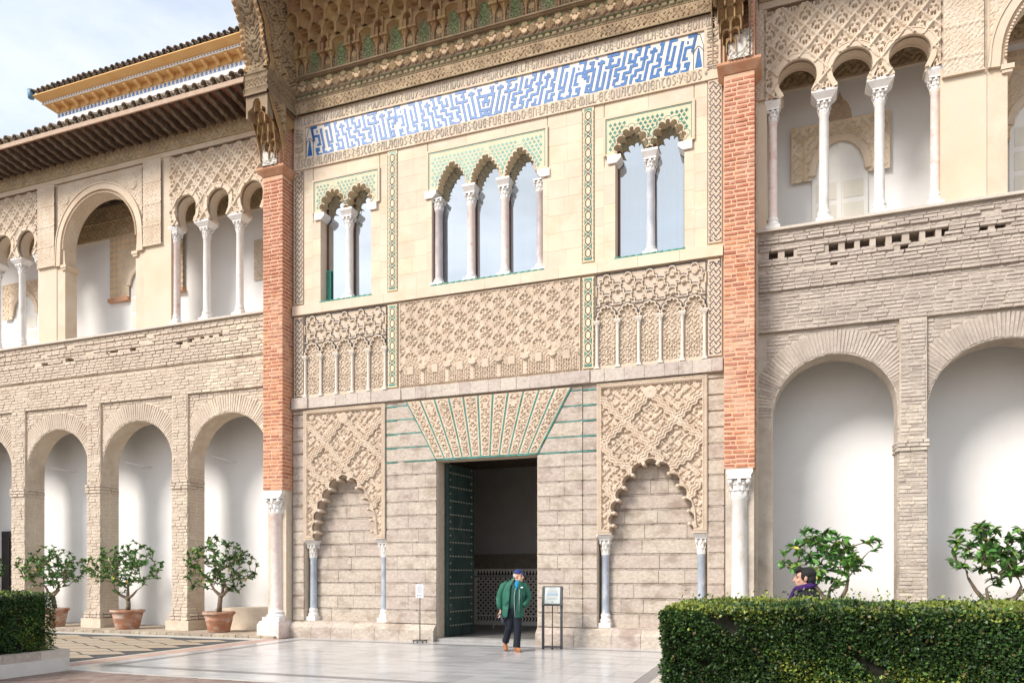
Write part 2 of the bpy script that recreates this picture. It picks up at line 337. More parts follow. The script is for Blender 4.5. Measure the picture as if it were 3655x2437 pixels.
# old brick paving nearest the camera
pv = MB().box(-30, 30, -30, -7.075, -.3, -.022).build('courtyard_paving', gm); struct(pv)
pm = mat('worn_paving_brick', rgb(.215,.16,.135), rgb(.285,.22,.19), 4, .9, .5, 26, rnd=.12, c3=rgb(.19,.14,.115), sc3=1.5)
pq = MB().box(-.5,.5,-.5,.5,-.5,.5,0,.02).mesh('paving_brick', pm)
yy = -7.16; k = 0
while yy > -9.0:
    xx = -4.75 + (.16 if k % 2 else 0)
    while xx < 5.0:
        l = .34
        put('paving_brick', pq, pv, (xx+l/2, yy, -.03+R.uniform(-.004, .002)), (0, 0, R.uniform(-.015,.015)), (l-.006, .17, .03)); xx += l
    yy -= .176; k += 1
# ---------------------------------------------------------------- shared architectural pieces
def capital_mb(r, h, z0, c, big=False):
    """carved capital: bell with two rows of leaves, corner volutes, abacus"""
    mb = MB(); x, y = c
    mb.lathe([(r*1.08, z0), (r*1.15, z0+h*.04), (r*1.0, z0+h*.08), (r*1.0, z0+h*.55), (r*1.25, z0+h*.85)], c, 16)
    for row, (zb, hh, rr) in enumerate(((.06, .36, 1.06), (.34, .36, 1.12))):
        for i in range(8):
            a = 2*PI*(i + .5*row)/8; ca, sa = cos(a), sin(a); wv = r*.34
            pts = []
            for t, ro in ((0, rr), (.6, rr+.06), (.9, rr+.3), (1.0, rr+.22)):
                wd = wv*(1-.55*t**2); z = z0 + h*(zb + hh*t)
                pts += [(x+ca*r*ro - sa*wd, y+sa*r*ro + ca*wd, z), (x+ca*r*(ro+.1), y+sa*r*(ro+.1), z), (x+ca*r*ro + sa*wd, y+sa*r*ro - ca*wd, z)]
            mb.add(pts, [(3*k, 3*k+1, 3*k+4, 3*k+3) for k in range(3)] + [(3*k+1, 3*k+2, 3*k+5, 3*k+4) for k in range(3)])
    for sx in (-1, 1):
        for sy in (-1, 1):
            q = r*1.25; mb.lathe([(0.001, z0+h*.64), (r*.26, z0+h*.68), (r*.34, z0+h*.78), (r*.26, z0+h*.88), (.001, z0+h*.92)], (x+sx*q*.86, y+sy*q*.86), 7)
    for sx, sy in ((0,-1),(1,0),(-1,0)):
        mb.box(x+sx*r*1.2-r*.2, x+sx*r*1.2+r*.2, y+sy*r*1.2-r*.2, y+sy*r*1.2+r*.2, z0+h*.7, z0+h*.9)
    k = r*1.42; mb.box(x-k, x+k, y-k, y+k, z0+h*.9, z0+h)
    return mb
def column(parent, x, y, zb, zt, r, mshaft, mcap, hb=.26, hc=.24, impost=None, name='column', plinth=None, nm='impost_block'):
    """shaft with base, capital and optional impost block (half width top, bottom, z0, z1)"""
    s = MB().lathe([(r*1.12, zb+hb), (r*1.02, zb+hb+.04), (r, zb+hb+.1), (r*.93, zt-hc-.05), (r*1.06, zt-hc-.03), (r*1.06, zt-hc)], (x, y), 18).build(name, mshaft, parent)
    b = MB(); h = hb
    b.box(x-r*1.6, x+r*1.6, y-r*1.6, y+r*1.6, zb, zb+h*.38)
    b.lathe([(r*1.5, zb+h*.38), (r*1.6, zb+h*.48), (r*1.5, zb+h*.6), (r*1.22, zb+h*.66), (r*1.2, zb+h*.76), (r*1.34, zb+h*.84), (r*1.26, zb+h*.93), (r*1.1, zb+h)], (x, y), 18)
    b.build('column_base', mcap, s); capital_mb(r, hc, zt-hc, (x, y)).build('capital', mcap, s)
    if impost:
        wt, wb, z0, z1, y0, y1 = impost; q = MB()
        zc = z1 - (z1-z0)*.28
        lo = [(x-wb, y-wb*.9), (x+wb, y-wb*.9), (x+wb, y+wb*.9), (x-wb, y+wb*.9)]; hi = [(x-wt, y0), (x+wt, y0), (x+wt, y1), (x-wt, y1)]
        vs = [(a, b_, z0) for a, b_ in lo] + [(a, b_, zc) for a, b_ in hi] + [(a, b_, z1) for a, b_ in hi]
        fs = [(3,2,1,0)] + [(i, (i+1)%4, 4+(i+1)%4, 4+i) for i in range(4)] + [(4+i, 4+(i+1)%4, 8+(i+1)%4, 8+i) for i in range(4)] + [(8,9,10,11)]
        q.add(vs, fs); q.build(nm, mcap, s)
    return s
def swirl(u, v, f=9., seed=0):
    """leafy scroll relief 0..1"""
    a = u*f; b = v*f
    p = np.sin(a + 1.3*np.sin(b*.9 + seed)) * np.sin(b + 1.3*np.sin(a*1.1 + 2*seed))
    q = np.sin(a*1.9 + 2.0*np.sin(b*1.3+1+seed)) * np.sin(b*1.7 + 1.7*np.sin(a*1.2+seed))
    h = np.abs(p)*.6 + np.abs(q)*.55
    return sst(.16, .42, h)
def sebka(px, pz, u0, v0, dep=.035):
    def f(u, v):
        a = (u-u0)/px + (v-v0)/pz; b = (u-u0)/px - (v-v0)/pz
        wob = .02*np.sin(2*PI*(a-b)*1.0)
        da = np.abs((a+wob+.5) % 1 - .5); db = np.abs((b-wob+.5) % 1 - .5)
        d = np.minimum(da, db)
        h = dep*(1-sst(.045, .075, d)) + .3*dep*(1-sst(.075, .15, d))
        # centre of each diamond
        fu = ((a+b)/2*1.0); fv = (a-b)/2
        ia = np.floor(a); ib = np.floor(b); cu = (ia+ib+1)/2*px + u0; cv = (ia-ib)/2*pz + v0
        x = (u-cu)/px; z = (v-cv)/pz
        hole = np.zeros_like(u, bool)
        for hx, hz, rx, rz in ((.055, -.16, .038, .085), (-.055, -.16, .038, .085), (.18, .0, .036, .08), (-.18, .0, .036, .08), (.10, .09, .05, .04), (-.10, .09, .05, .04), (.0, .27, .05, .05), (.21,-.12,.03,.035), (-.21,-.12,.03,.035)):
            hole |= ((np.abs(x-hx)/rx)**2.5 + (np.abs(z-hz)/rz)**2.5) < 1
        h = h + .012*swirl(u, v, 26) - .075*hole
        return h
    return f
def carved(amp=.02, f=28., seed=0.):
    return lambda u, v: amp*swirl(u, v, f, seed)
def arch_core(mb, x0, x1, ztop, ops, y0, y1, m=0, zb=0.):
    """wall with round arches; ops: (centre, half width, springing z)"""
    out = [(x1, zb), (x1, ztop), (x0, ztop), (x0, zb)]
    for cx, hw, zs in sorted(ops):
        a = max(x0, cx-hw)
        out += [(cx-hw, zb)] + [(cx + hw*cos(PI - PI*i/28), zs + hw*1.0*sin(PI*i/28)) for i in range(29)] + [(cx+hw, zb)]
    mb.prism(out, y0, y1, m)
# ---------------------------------------------------------------- the two galleries beside the portal
def gallery(s, label, P):
    X = lambda a, b: (min(s*a, s*b), max(s*a, s*b))
    T = thing('gallery_building', label, 'building', (s*10, .5, 0))
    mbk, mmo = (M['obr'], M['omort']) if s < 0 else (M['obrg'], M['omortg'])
    YF = .2; xe = P['end']
    ops = [(s*c, h, z) for c, h, z in P['ops']]
    core = MB(); x0, x1 = X(6.02, xe)
    arch_core(core, x0, x1, 6.7, ops, YF+.082, .86); core.build('arcade_wall', mmo, T)
    up = MB(); up.box(x0, x1, YF+.012, .86, 6.705, 7.555); hl = [[(hx-a, hz-b), (hx+a, hz-b), (hx+a, hz+b), (hx-a, hz+b)] for hx, hz, a, b in P['holes'] if hz > 7.6 and x0+.2 < hx-a and hx+a < x1-.2]; up.prism([(x0, 7.56), (x1, 7.56), (x1, P['sill']-.06), (x0, P['sill']-.06)], YF-.03, YF+.32, holes=hl); up.box(x0, x1, YF+.32, .86, 7.56, P['sill']-.06); up.build('parapet_wall', mmo, T)
    pm_ = MB(); pp_ = []
    for (a, b) in P['pil']: pm_.box(*X(a+.012, b-.012), YF+.010, YF+.3, .3, 6.70)
    pm_.build('pilaster_core', mmo, T, kind='stuff')
    # bricks
    it = []; ch = P['course']
    def rowbr(a, b, z, y, l0, hh, skip=None, dep=.12):
        x = a - R.uniform(0, l0*.6)
        while x < b - .02:
            l = l0*R.uniform(.8, 1.15); c0, c1 = max(x, a), min(x+l, b); x += l
            if c1-c0 < .05: continue
            if skip and skip((c0+c1)/2, z): continue
            it.append(((c0+c1)/2, y+dep/2+R.uniform(-.006, .008), z+R.uniform(-.004,.004), c1-c0-.010, dep, hh*R.uniform(.82, .95), R.uniform(-.006,.006)))
    xa, xb = X(6.14, P['vis'])
    holes = P['holes']
    def sk(x, z): return any(abs(x-hx) < hw_ and abs(z-hz) < hh_ for hx, hz, hw_, hh_ in holes)
    z = 6.74
    while z < P['sill'] - .1:
        rag = .0 if z < 7.5 else .05
        if not (7.5 < z < 7.56): rowbr(xa, xb, z, YF - (rag if z > 7.56 else 0) + (R.uniform(-.025,.012) if z > 8.0 else 0), .29, ch, (lambda x, z: sk(x, z) or (z > 7.9 and R.random() < .05)))
        z += ch
    for hx, hz, hw_, hh_ in holes: pass
    pil = P['pil']
    for (a, b) in pil:      # pilaster strips and pillar shafts
        p0, p1 = X(a, b); z = .3
        while z < 6.66:
            wide = .035 if 4.05 < z < 4.3 else 0
            fl_ = .06 if z < .55 else 0
            if z < 4.3: rowbr(p0-wide-fl_, p1+wide+fl_, z, YF-wide-fl_, .27, ch)
            else: rowbr(p0+.03, p1-.03, z, YF, .27, ch)
            # side face seen from the camera side
            xs_ = p1 if s < 0 else p0
            if z < 4.7:
                for k in range(2): it.append((xs_ + (-1 if s < 0 else 1)*(.055-wide-fl_), YF+.2+.3*k+R.uniform(-.02,.02), z, .27, .12, ch*R.uniform(.72,.8), 0, PI/2 if s < 0 else -PI/2))
            z += ch
        MB().box(p0-.12, p1+.12, YF-.1, .9, -.05, .32).build('pillar_base', mmo, T)
    for cx, hw, zs in ops:   # radial bricks round each arch
        n = int(PI*(hw+.28)/ (ch*.92))
        for i in range(n+1):
            a = PI*i/n; rr = hw+.26; L_ = .5 if 0.25 < a < PI-.25 else .34
            if L_ < .4: rr = hw + .18
            px_, pz_ = cx + rr*cos(a), zs + rr*sin(a)
            if pz_ > 6.6 or not (xa-.1 < px_ < xb+.1): continue
            it.append((px_, YF+.07+.06, pz_, L_, .12, ch*.84, -a))
    # spandrel fill above the ring
    z = 4.8
    while z < 6.66:
        for (cx, hw, zs) in ops:
            for sg in (-1, 1):
                half = P['bay'](cx); lim = half[0] if sg < 0 else half[1]
                d2 = (hw+.53)**2 - (z-zs)**2; e = math.sqrt(d2) if d2 > 0 else 0
                a, b = (lim, cx-e) if sg < 0 else (cx+e, lim)
                if b - a > .06 and a > xa-.5 and b < xb+.5: rowbr(a, b, z, YF+.07, .28, ch)
        z += ch
    bricks('brick', it, mbk, T, 300)
    # dark putlog holes: pockets with brick cheeks
    # ---- floors, ceilings, back walls
    hall = MB(); bx0, bx1 = X(5.9, xe)
    hall.box(bx0, bx1, 1.7, 2.0, 0, 13.9); hall.build('back_wall', M['white'], T)
    fl = MB(); fl.box(bx0, bx1, .861, 1.698, 6.9, 8.6); fl.box(bx0, bx1, .57, 1.698, 13.62, 13.9); fl.build('upper_floor', M['white'], T)
    # coffers of the gallery ceiling
    cf = MB(); x = bx0
    while x < bx1: cf.box(x, x+.09, .56, 1.698, 13.45, 13.618); x += .52
    for yy_ in (.75, 1.2, 1.6): cf.box(bx0, bx1, yy_, yy_+.07, 13.43, 13.6)
    cf.build('ceiling_coffers', M['woodd'], T)
    MB().box(bx0, bx1, 1.655, 1.70, P['fz']-.04, P['fz']+.005).build('frieze_moulding', M['stuccop'], T)
    hf('back_wall_frieze', bx0, bx1, P['fz'], 13.42, 1.68, lambda u, v: (.015+.022*swirl(u, v, 20) + .012*(np.abs(v-12.95)<.03), np.stack([.75+.4*swirl(u, v, 20)]*3, -1)), M['woodf'], T, st=.022)
    sl_ = MB(); sl_.box(x0, x1, YF-.12, .9, P['sill']-.055, P['sill']); sl_.build('sill_slab', M['cornpale'], T)
    # ---- upper arcade
    zsill = P['sill']; zt = 13.5
    cols = P['cols']; r0, zc, zi = .385, 11.92, P['impost']
    for (pa_, pb_, arches) in P['panels']:
        pa, pb = X(pa_, pb_)
        def inarch(x, z, arches=arches):
            m = np.zeros_like(x, bool)
            for cx in arches:
                dx = x - s*cx; th = np.arctan2(z-zc, dx); rr = r0 + .014*np.abs(np.sin(th*13)); hw = .27 + .115*sst(zi, zi+.28, z)
                m |= ((z > zc) & (dx*dx + (z-zc)**2 < rr**2)) | ((z <= zc) & (np.abs(dx) < hw))
            return m
        hf('lattice_panel', pa, pb, zi, zt-.08, YF-.02, sebka(.47, .50, s*7.42+.1, 12.45), M['stucco'], T, st=.0135, mask=lambda x, z: ~inarch(x, z))
        outl = [(pb, zi), (pb, zt-.08), (pa, zt-.08), (pa, zi)]
        for cx in sorted(s*c for c in arches):
            o = [(cx-.27, zi), (cx-.36, zi+.2), (cx-r0, zc)] + [(cx+r0*cos(PI-PI*i/16), zc+r0*sin(PI*i/16)) for i in range(1, 16)] + [(cx+r0, zc), (cx+.36, zi+.2), (cx+.27, zi)]
            outl += o
            q = MB(); q.ribbon([(p[0]+(p[0]-cx)*.13, p[1]+max(0, p[1]-zc)*.13) for p in o], .10, YF-.05, .05)
            q.ribbon([(p[0]+(p[0]-cx)*.29, p[1]+max(0, p[1]-zc)*.29) for p in o[2:-2]], .025, YF-.06, .06)
            for i in range(34):      # toothed inner edge
                a = PI*i/33; q.box(cx+(r0+.005)*cos(a)-.018, cx+(r0+.005)*cos(a)+.018, YF-.045, YF+.02, zc+(r0+.005)*sin(a)-.018, zc+(r0+.005)*sin(a)+.018); q.box(cx+(r0+.005)*cos(a)-.016, cx+(r0+.005)*cos(a)+.016, .50, .56, zc+(r0+.005)*sin(a)-.016, zc+(r0+.005)*sin(a)+.016)
            q.build('arch_band', M['stuccop'], T)
        bk = MB(); bk.prism(outl, YF+.095, .55, back=True); bk.build('arch_backing', M['stuccop'], T)
    for c in cols:
        column(T, s*c, .38, zsill, zi-.16, .1, M['marble'], M['marble'], .3, .25, (.25, .15, zi-.16, zi, YF-.04, .57))
    for c in P['eng']:
        column(T, s*c, .34, zsill, zi-.16, .09, M['pinkm'], M['marble'], .3, .25, (.16, .12, zi-.16, zi, YF-.02, .55))
    for a, b, zb_ in P['cream']: MB().box(*X(a, b), YF-.0, .56, zsill, zb_).build('plaster_pilaster', M['cream'], T)
    for a, b, zb_ in P['cream']:
        if b - a < .2: continue
        a2, b2 = P['stw'](a, b); u0, u1 = X(a2, b2)
        MB().box(*X(a, b), YF+.0, .56, zb_+.002, zt).build('pilaster_top', M['stuccop'], T)
        hf('stucco_panel', u0, u1, zb_-.0, zt-.02, YF-.055, lambda u, v: .016*swirl(u, v, 30) + .012*((np.abs(((v-11.) % .62)-.31) > .285)), M['stucco'], T, st=.014)
        q = MB(); q.box(u0-.02, u1+.02, YF-.075, YF-.002, zb_-.03, zb_); q.build('panel_moulding', M['stuccop'], T)
    # ---- large horseshoe arch
    for (cx, x_in, x_out) in P['big']:
        cx *= s; u0, u1 = X(x_in, x_out); zc2 = 11.5; ri = 1.43; ro = 1.70; zi2 = P['bigz']
        o = [(cx-1.30, zsill), (cx-1.30, zi2)] if False else []
        base = [(cx-1.40, zi2), (cx-ri, zi2+.3)] + [(cx+ri*cos(PI-PI*i/30), zc2+ri*sin(PI*i/30)) for i in range(31)] + [(cx+ri, zi2+.3), (cx+1.40, zi2)]
        rect = [(u1, zsill), (u1, zt-.02), (u0, zt-.02), (u0, zsill), (cx-1.40, zsill)] + base + [(cx+1.40, zsill)]
        MB().prism(rect, YF+.02, .62, back=True).build('arch_wall', M['stuccop'], T)
        def mk(x, z, cx=cx):
            return ((z > zi2) & (((x-cx)**2 + (z-zc2)**2 > ro**2) & ((z > zc2) | (np.abs(x-cx) > ro)))) & (z < zt-.1)
        def sp(u, v, cx=cx):
            d = np.hypot(np.abs(u-cx)-1.33, v-12.95); return .018*swirl(u, v, 24) + .03*(1-sst(.13, .17, d))
        hf('carved_spandrel', u0+.06, u1-.06, zi2, zt-.1, YF+.0, sp, M['stucco'], T, st=.0145, mask=mk)
        q = MB(); pts = [(cx-ro+.08, zi2), ] + [(cx+(ro-.1)*cos(PI-PI*i/30), zc2+(ro-.1)*sin(PI*i/30)) for i in range(31)] + [(cx+ro-.08, zi2)]
        q.ribbon(pts, .16, YF-.055, .07); q.ribbon([(p[0]+(p[0]-cx)*.065, p[1]+max(0, p[1]-zc2)*.065) for p in pts], .035, YF-.075, .07)
        for i in range(72):
            a = PI*i/71; q.box(cx+(ri+.01)*cos(a)-.02, cx+(ri+.01)*cos(a)+.02, YF-.04, .6, zc2+(ri+.01)*sin(a)-.018, zc2+(ri+.01)*sin(a)+.018)
        q.build('arch_band', M['stuccop'], T)
        hfm = []   # carved underside of the arch
        nu, nv = 150, 30; A_, V_ = np.meshgrid(np.linspace(0, PI, nu), np.linspace(YF, .58, nv))
        rr_ = ri - .012*swirl(A_*ri, V_, 24) - .006
        me = gridmesh('arch_soffit', cx+rr_*np.cos(A_), V_, zc2+rr_*np.sin(A_), M['stucco']); put('arch_soffit', me, T)
        for sg in (-1, 1): 
            a, b = sorted((cx+sg*1.30, cx+sg*1.52)); q = MB().box(a, b, YF-.05, .66, zi2-.07, zi2+.02); q.box(*sorted((cx+sg*1.33, cx+sg*1.50)), YF-.03, .64, zi2-.13, zi2-.07); q.build('arch_impost', M['stuccop'], T)
    # ---- frieze and eaves
    fx0, fx1 = X(6.14, xe)
    MB().box(fx0, fx1, YF-.03, .56, zt, 13.64).build('plain_band', M['stuccop'], T)
    hf('carved_frieze', fx0, fx1, 13.64, 14.12, YF-.05, lambda u, v: (.03*swirl(u, v, 17)*(np.abs(v-13.8) < .11) + .02*((np.abs(v-13.80) > .115)&(np.abs(v-13.8)<.15)) + .03*(np.abs(((u*6.5) % 1)-.5) < .3)*((v > 13.97)&(v<14.07)) + .05*(v > 14.09) + .012*(np.abs(((u*14) % 1)-.5) < .3)*(v < 13.675), None), M['woodf'], T, st=.017)
    MB().box(fx0, fx1, YF-.045, .56, 13.641, 14.13).build('frieze_board', M['woodf'], T)
    rb = MB()     # carved rafter end
    prof = [(0, 0), (0, .15), (-1.08, .15), (-1.12, .10), (-1.05, .03), (-.9, .02), (-.8, -.03), (-.62, -.03), (-.5, -.08), (-.3, -.08), (-.16, -.02)]
    rb.prism(prof, -.06, .06, ax='x', back=True); rme = rb.mesh('rafter', M['woodd'])
    x = fx0 + .12
    while x < fx1: put('rafter', rme, T, (x, YF, 14.02)); x += .335
    soff = MB(); soff.box(fx0, fx1, -.98, YF+.1, 14.175, 14.2); soff.build('eave_board', mat('red_brown_board', rgb(.2,.085,.055), rgb(.26,.12,.08), 6, .85, .3, 40), T)
    fb = MB(); fb.box(fx0, fx1, -1.0, -.96, 14.09, 14.21); fb.build('fascia', mat('worn_fascia', rgb(.42,.3,.22), rgb(.5,.38,.29), 6, .85, .3, 40), T)
    roof_tiles(T, fx0, fx1, -1.02, 14.215, .30, .105, M['tile'], rows=2)
    rf = MB(); rf.add([(fx0, -.9, 14.2), (fx1, -.9, 14.2), (fx1, 2.3, 15.35), (fx0, 2.3, 15.35)], [(0,1,2,3)]); rf.build('roof_slope', M['tiled'], T)
    return T
TILE = {}
def roof_tiles(T, x0, x1, y, z, sp, r, m, rows=2, pitch=.36):
    key = (m.name, r)
    if key not in TILE:
        def half(rr, up, L_):
            mb = MB(); n = 7; vs = []; fs = []
            for j, (yy, k, dz) in enumerate(((0, 1., 0), (L_, .86, 0))):
                for t in (1., .84):
                    for i in range(n+1):
                        a = PI*i/n; vs.append((rr*k*t*cos(a), yy, (1 if up else -1)*rr*k*t*sin(a)*.95))
            q = n+1
            for i in range(n):
                fs += [(i, i+1, 2*q+i+1, 2*q+i), (q+i+1, q+i, 3*q+i, 3*q+i+1), (i, q+i, q+i+1, i+1)]
            fs += [(0, 2*q, 3*q, q), (n, q+n, 3*q+n, 2*q+n)]
            mb.add(vs, fs); return mb.mesh('roof_tile', m)
        TILE[key] = (half(r, True, .5), half(r*.98, False, .5))
    a, b = TILE[key]; x = x0 + sp/2
    while x < x1 - sp*.3:
        for k in range(rows):
            yy = y + k*.40; zz = z + .045 + k*.40*pitch
            put('roof_tile', a, T, (x+R.uniform(-.012,.012), yy+R.uniform(-.035,.02), zz+.03+R.uniform(-.008,.01)), (math.atan(pitch)+R.uniform(-.03,.03), 0, R.uniform(-.05,.05)))
            put('roof_tile', b, T, (x+sp/2, yy+.03+R.uniform(-.02,.02), zz+r*.62), (math.atan(pitch), 0, R.uniform(-.03,.03)))
        x += sp
M['stuccop'] = mat('plain_stucco', rgb(.62,.50,.375), rgb(.67,.57,.45), 3, .9, .35, 40, c3=rgb(.57,.44,.32), sc3=1.5, t3=(.5,.7))
M['cornpale'] = mat('pale_sill_stone', rgb(.56,.5,.43), rgb(.62,.56,.49), 8, .9, .5, 40)
M['woodf'] = mat('pale_carved_frieze', rgb(.40,.30,.175), rgb(.50,.40,.265), 5, .9, .3, 50, c3=rgb(.35,.285,.2), sc3=3, attr=True)
PL = dict(fz=12.42, end=22., vis=18.6, sill=8.70, course=.088, impost=11.50, bigz=10.98,
  ops=[(7.79,1.36,4.74), (11.09,1.34,4.77), (14.27,1.29,4.77), (17.5,1.3,4.77)], pil=[(9.15,9.73), (12.43,12.97), (15.56,16.16)],
  bay=lambda cx: {7.79:(-9.2,-6.1), 11.09:(-12.5,-9.7), 14.27:(-15.62,-12.94), 17.5:(-19,-16.1)}[-cx],
  cols=[7.485, 8.63, 15.91, 17.0], eng=[6.34, 9.68, 15.03], panels=[(6.12, 9.74, [6.91, 8.05, 9.18]), (14.97, 18.6, [15.46, 16.48, 17.52])],
  cream=[(9.74,10.74,11.08), (14.20,14.96,11.04), (6.12,6.24,11.04)], stw=lambda a, b: (max(a+.02, b-.69 if a < 12 else a+.02), b-.02),
  big=[(12.47, 10.74, 14.20)],
  holes=[(-12.15,8.12,.14,.05),(-11.9,8.18,.2,.05),(-9.45,8.17,.16,.06),(-9.0,8.19,.12,.06),(-8.6,8.2,.07,.05),(-8.3,8.2,.07,.05),(-7.95,8.21,.08,.05),(-12.6,7.12,.1,.05),(-9.05,7.18,.13,.05),(-15.5,7.13,.12,.05),(-13.6,8.1,.2,.06),(-14.6,8.05,.2,.05),(-11.1,8.15,.15,.06)])
PR = dict(fz=12.64, end=16., vis=13.2, sill=8.84, course=.076, impost=11.57, bigz=11.3,
  ops=[(7.6,1.18,4.97), (10.6,1.29,4.86), (13.6,1.2,4.9)], pil=[(8.79,9.3), (11.92,12.4)],
  bay=lambda cx: {7.6:(6.3,8.77), 10.6:(9.25,11.9), 13.6:(12.4,14.6)}[cx],
  cols=[7.42, 8.46], eng=[6.42, 9.45], panels=[(6.28, 9.52, [6.9, 7.94, 8.98])],
  cream=[(6.02,6.30,11.62), (9.52,10.30,11.32)], stw=lambda a, b: (a+.04, b-.06),
  big=[(12.05, 10.30, 13.8)],
  holes=[(x, z+.0, .09, .1) for x, z in ((6.43,8.31),(6.74,8.27),(7.59,8.29),(7.89,8.31),(8.17,8.3),(8.46,8.27),(8.75,8.29),(9.06,8.28),(9.34,8.33),(9.62,8.3),(9.93,8.29),(10.23,8.29),(10.52,8.27),(8.9,8.08))] + [(6.12,8.2,.12,.3),(7.6,7.98,.07,.05),(6.3,7.0,.05,.05)])
GL = gallery(-1, 'long pale brick arcade with white upper gallery left of the portal', PL)
GR = gallery(1, 'weathered grey brick arcade with white upper gallery right of the portal', PR)
def glassmat():
    m = bpy.data.materials.new('window_glass'); m.use_nodes = True; t = m.node_tree; t.nodes.clear()
    o = N(t, 'ShaderNodeOutputMaterial'); x = N(t, 'ShaderNodeMixShader'); g = N(t, 'ShaderNodeBsdfGlossy'); tr = N(t, 'ShaderNodeBsdfTransparent')
    g.inputs['Roughness'].default_value = .02; g.inputs['Color'].default_value = (.90, .95, 1, 1); tr.inputs['Color'].default_value = (.62, .72, .74, 1)
    fr = N(t, 'ShaderNodeLayerWeight'); fr.inputs['Blend'].default_value = .35; mr = N(t, 'ShaderNodeMapRange'); mr.inputs[3].default_value = .60; mr.inputs[4].default_value = .9
    t.links.new(fr.outputs['Fresnel'], mr.inputs[0]); t.links.new(mr.outputs[0], x.inputs[0]); t.links.new(tr.outputs[0], x.inputs[1]); t.links.new(g.outputs[0], x.inputs[2]); t.links.new(x.outputs[0], o.inputs[0]); return m
M['glass'] = glassmat()
M['creamp'] = mat('window_panel_plaster', rgb(.66,.55,.38), rgb(.70,.60,.43), 3, .85, .15, 40)
M['bluem2'] = mat('streaked_grey_marble', rgb(.40,.44,.50), rgb(.66,.67,.69), 5, .4, .1, 50, stretch=(1,1,.4))
M['ivory'] = mat('ivory_stone', rgb(.66,.60,.52), rgb(.72,.67,.60), 6, .8, .2, 60)
M['green'] = mat('dull_green_glaze', rgb(.02,.15,.11), rgb(.05,.26,.19), 16, .3, .1, 40, rnd=.2, spec=.4)
# ---------------------------------------------------------------- the portal facade
FA = thing('palace_facade', 'tall carved stone portal facade with blue lettered tile band above the dark doorway', 'facade', (0, 0, 0))
def segdist(u, v, pts, wob=0, per=.17):
    d = np.full_like(u, 9.); s0 = 0.
    for (ax, az), (bx, bz) in zip(pts[:-1], pts[1:]):
        ex, ez = bx-ax, bz-az; L_ = math.hypot(ex, ez)
        if L_ < 1e-6: continue
        t = np.clip(((u-ax)*ex+(v-az)*ez)/L_**2, 0, 1); px_ = u-(ax+t*ex); pz_ = v-(az+t*ez)
        dd = np.hypot(px_, pz_)
        if wob:
            side = (px_*(-ez)+pz_*ex)/L_; dd = np.where((t > 0) & (t < 1), np.abs(side - wob*np.sin(2*PI*(t*round(L_/per)))), dd)
        d = np.minimum(d, dd)
    return d
def lobed(cusps, b):
    """scalloped outline through cusps, each scallop bulging outward by b * chord (outline runs left to right over the top)"""
    o = []
    for (ax, az), (bx, bz) in zip(cusps[:-1], cusps[1:]):
        ex, ez = bx-ax, bz-az; L_ = math.hypot(ex, ez); nx, nz = -ez/L_, ex/L_
        h = b*L_; r = (L_*L_/4+h*h)/(2*h); mx_, mz_ = (ax+bx)/2+nx*(h-r), (az+bz)/2+nz*(h-r)
        a0 = math.atan2(az-mz_, ax-mx_); a1 = math.atan2(bz-mz_, bx-mx_)
        while a1 > a0: a1 -= 2*PI
        n = 7; o += [(mx_+r*cos(a0+(a1-a0)*i/n), mz_+r*sin(a0+(a1-a0)*i/n)) for i in range(n)]
    return o + [cusps[-1]]
def inside(poly):
    P_ = np.array(poly)
    def f(x, z):
        c = np.zeros_like(x, bool); n = len(P_)
        for i in range(n):
            x1, z1 = P_[i]; x2, z2 = P_[(i+1) % n]
            if z1 == z2: continue
            c ^= ((z1 > z) != (z2 > z)) & (x < (x2-x1)*(z-z1)/(z2-z1)+x1)
        return c
    return f
CZ = [.40 + .3333*i for i in range(13)] + [4.40 + .3455*i for i in range(1, 5)]        # course joints of the ashlar, .40 .. 5.58
TRAP = [(-1.28, 4.385), (-2.10, 5.865), (2.10, 5.865), (1.28, 4.385)]
# body of the wall: core behind everything
BL = {}
for s in (-1, 1):
    c = s*3.9
    cu = [(-.86, 2.53), (-.83, 2.70), (-.81, 2.98), (-.72, 3.26), (-.58, 3.53), (-.39, 3.80), (-.15, 4.03), (.15, 4.03), (.39, 3.80), (.58, 3.53), (.72, 3.26), (.81, 2.98), (.83, 2.70), (.86, 2.53)]
    BL[s] = [(c+x, z) for x, z in cu]
def hole_blind(s): return [(s*3.9-1.2, .42), (s*3.9+1.2, .42), (s*3.9+1.2, 5.84), (s*3.9-1.2, 5.84)]
core = MB(); 
core.prism([(-5.46, 0), (-1.27, 0), (-1.27, 4.375), (1.27, 4.375), (1.27, 0), (5.46, 0), (5.46, 8.4), (-5.46, 8.4)], .035, .34, 0, holes=[hole_blind(-1), hole_blind(1)])
for s in (-1, 1): core.box(s*3.9-1.25, s*3.9+1.25, .345, .6, .3, 5.9)
core.build('lower_wall', M['stonej'], FA)
bodyw = MB()
for s in (-1, 1): bodyw.box(*sorted((s*5.40, s*6.13)), .16, 2.6, 0, 16.5)
bodyw.build('flank_wall', M['omort'], FA)
BLK = {}
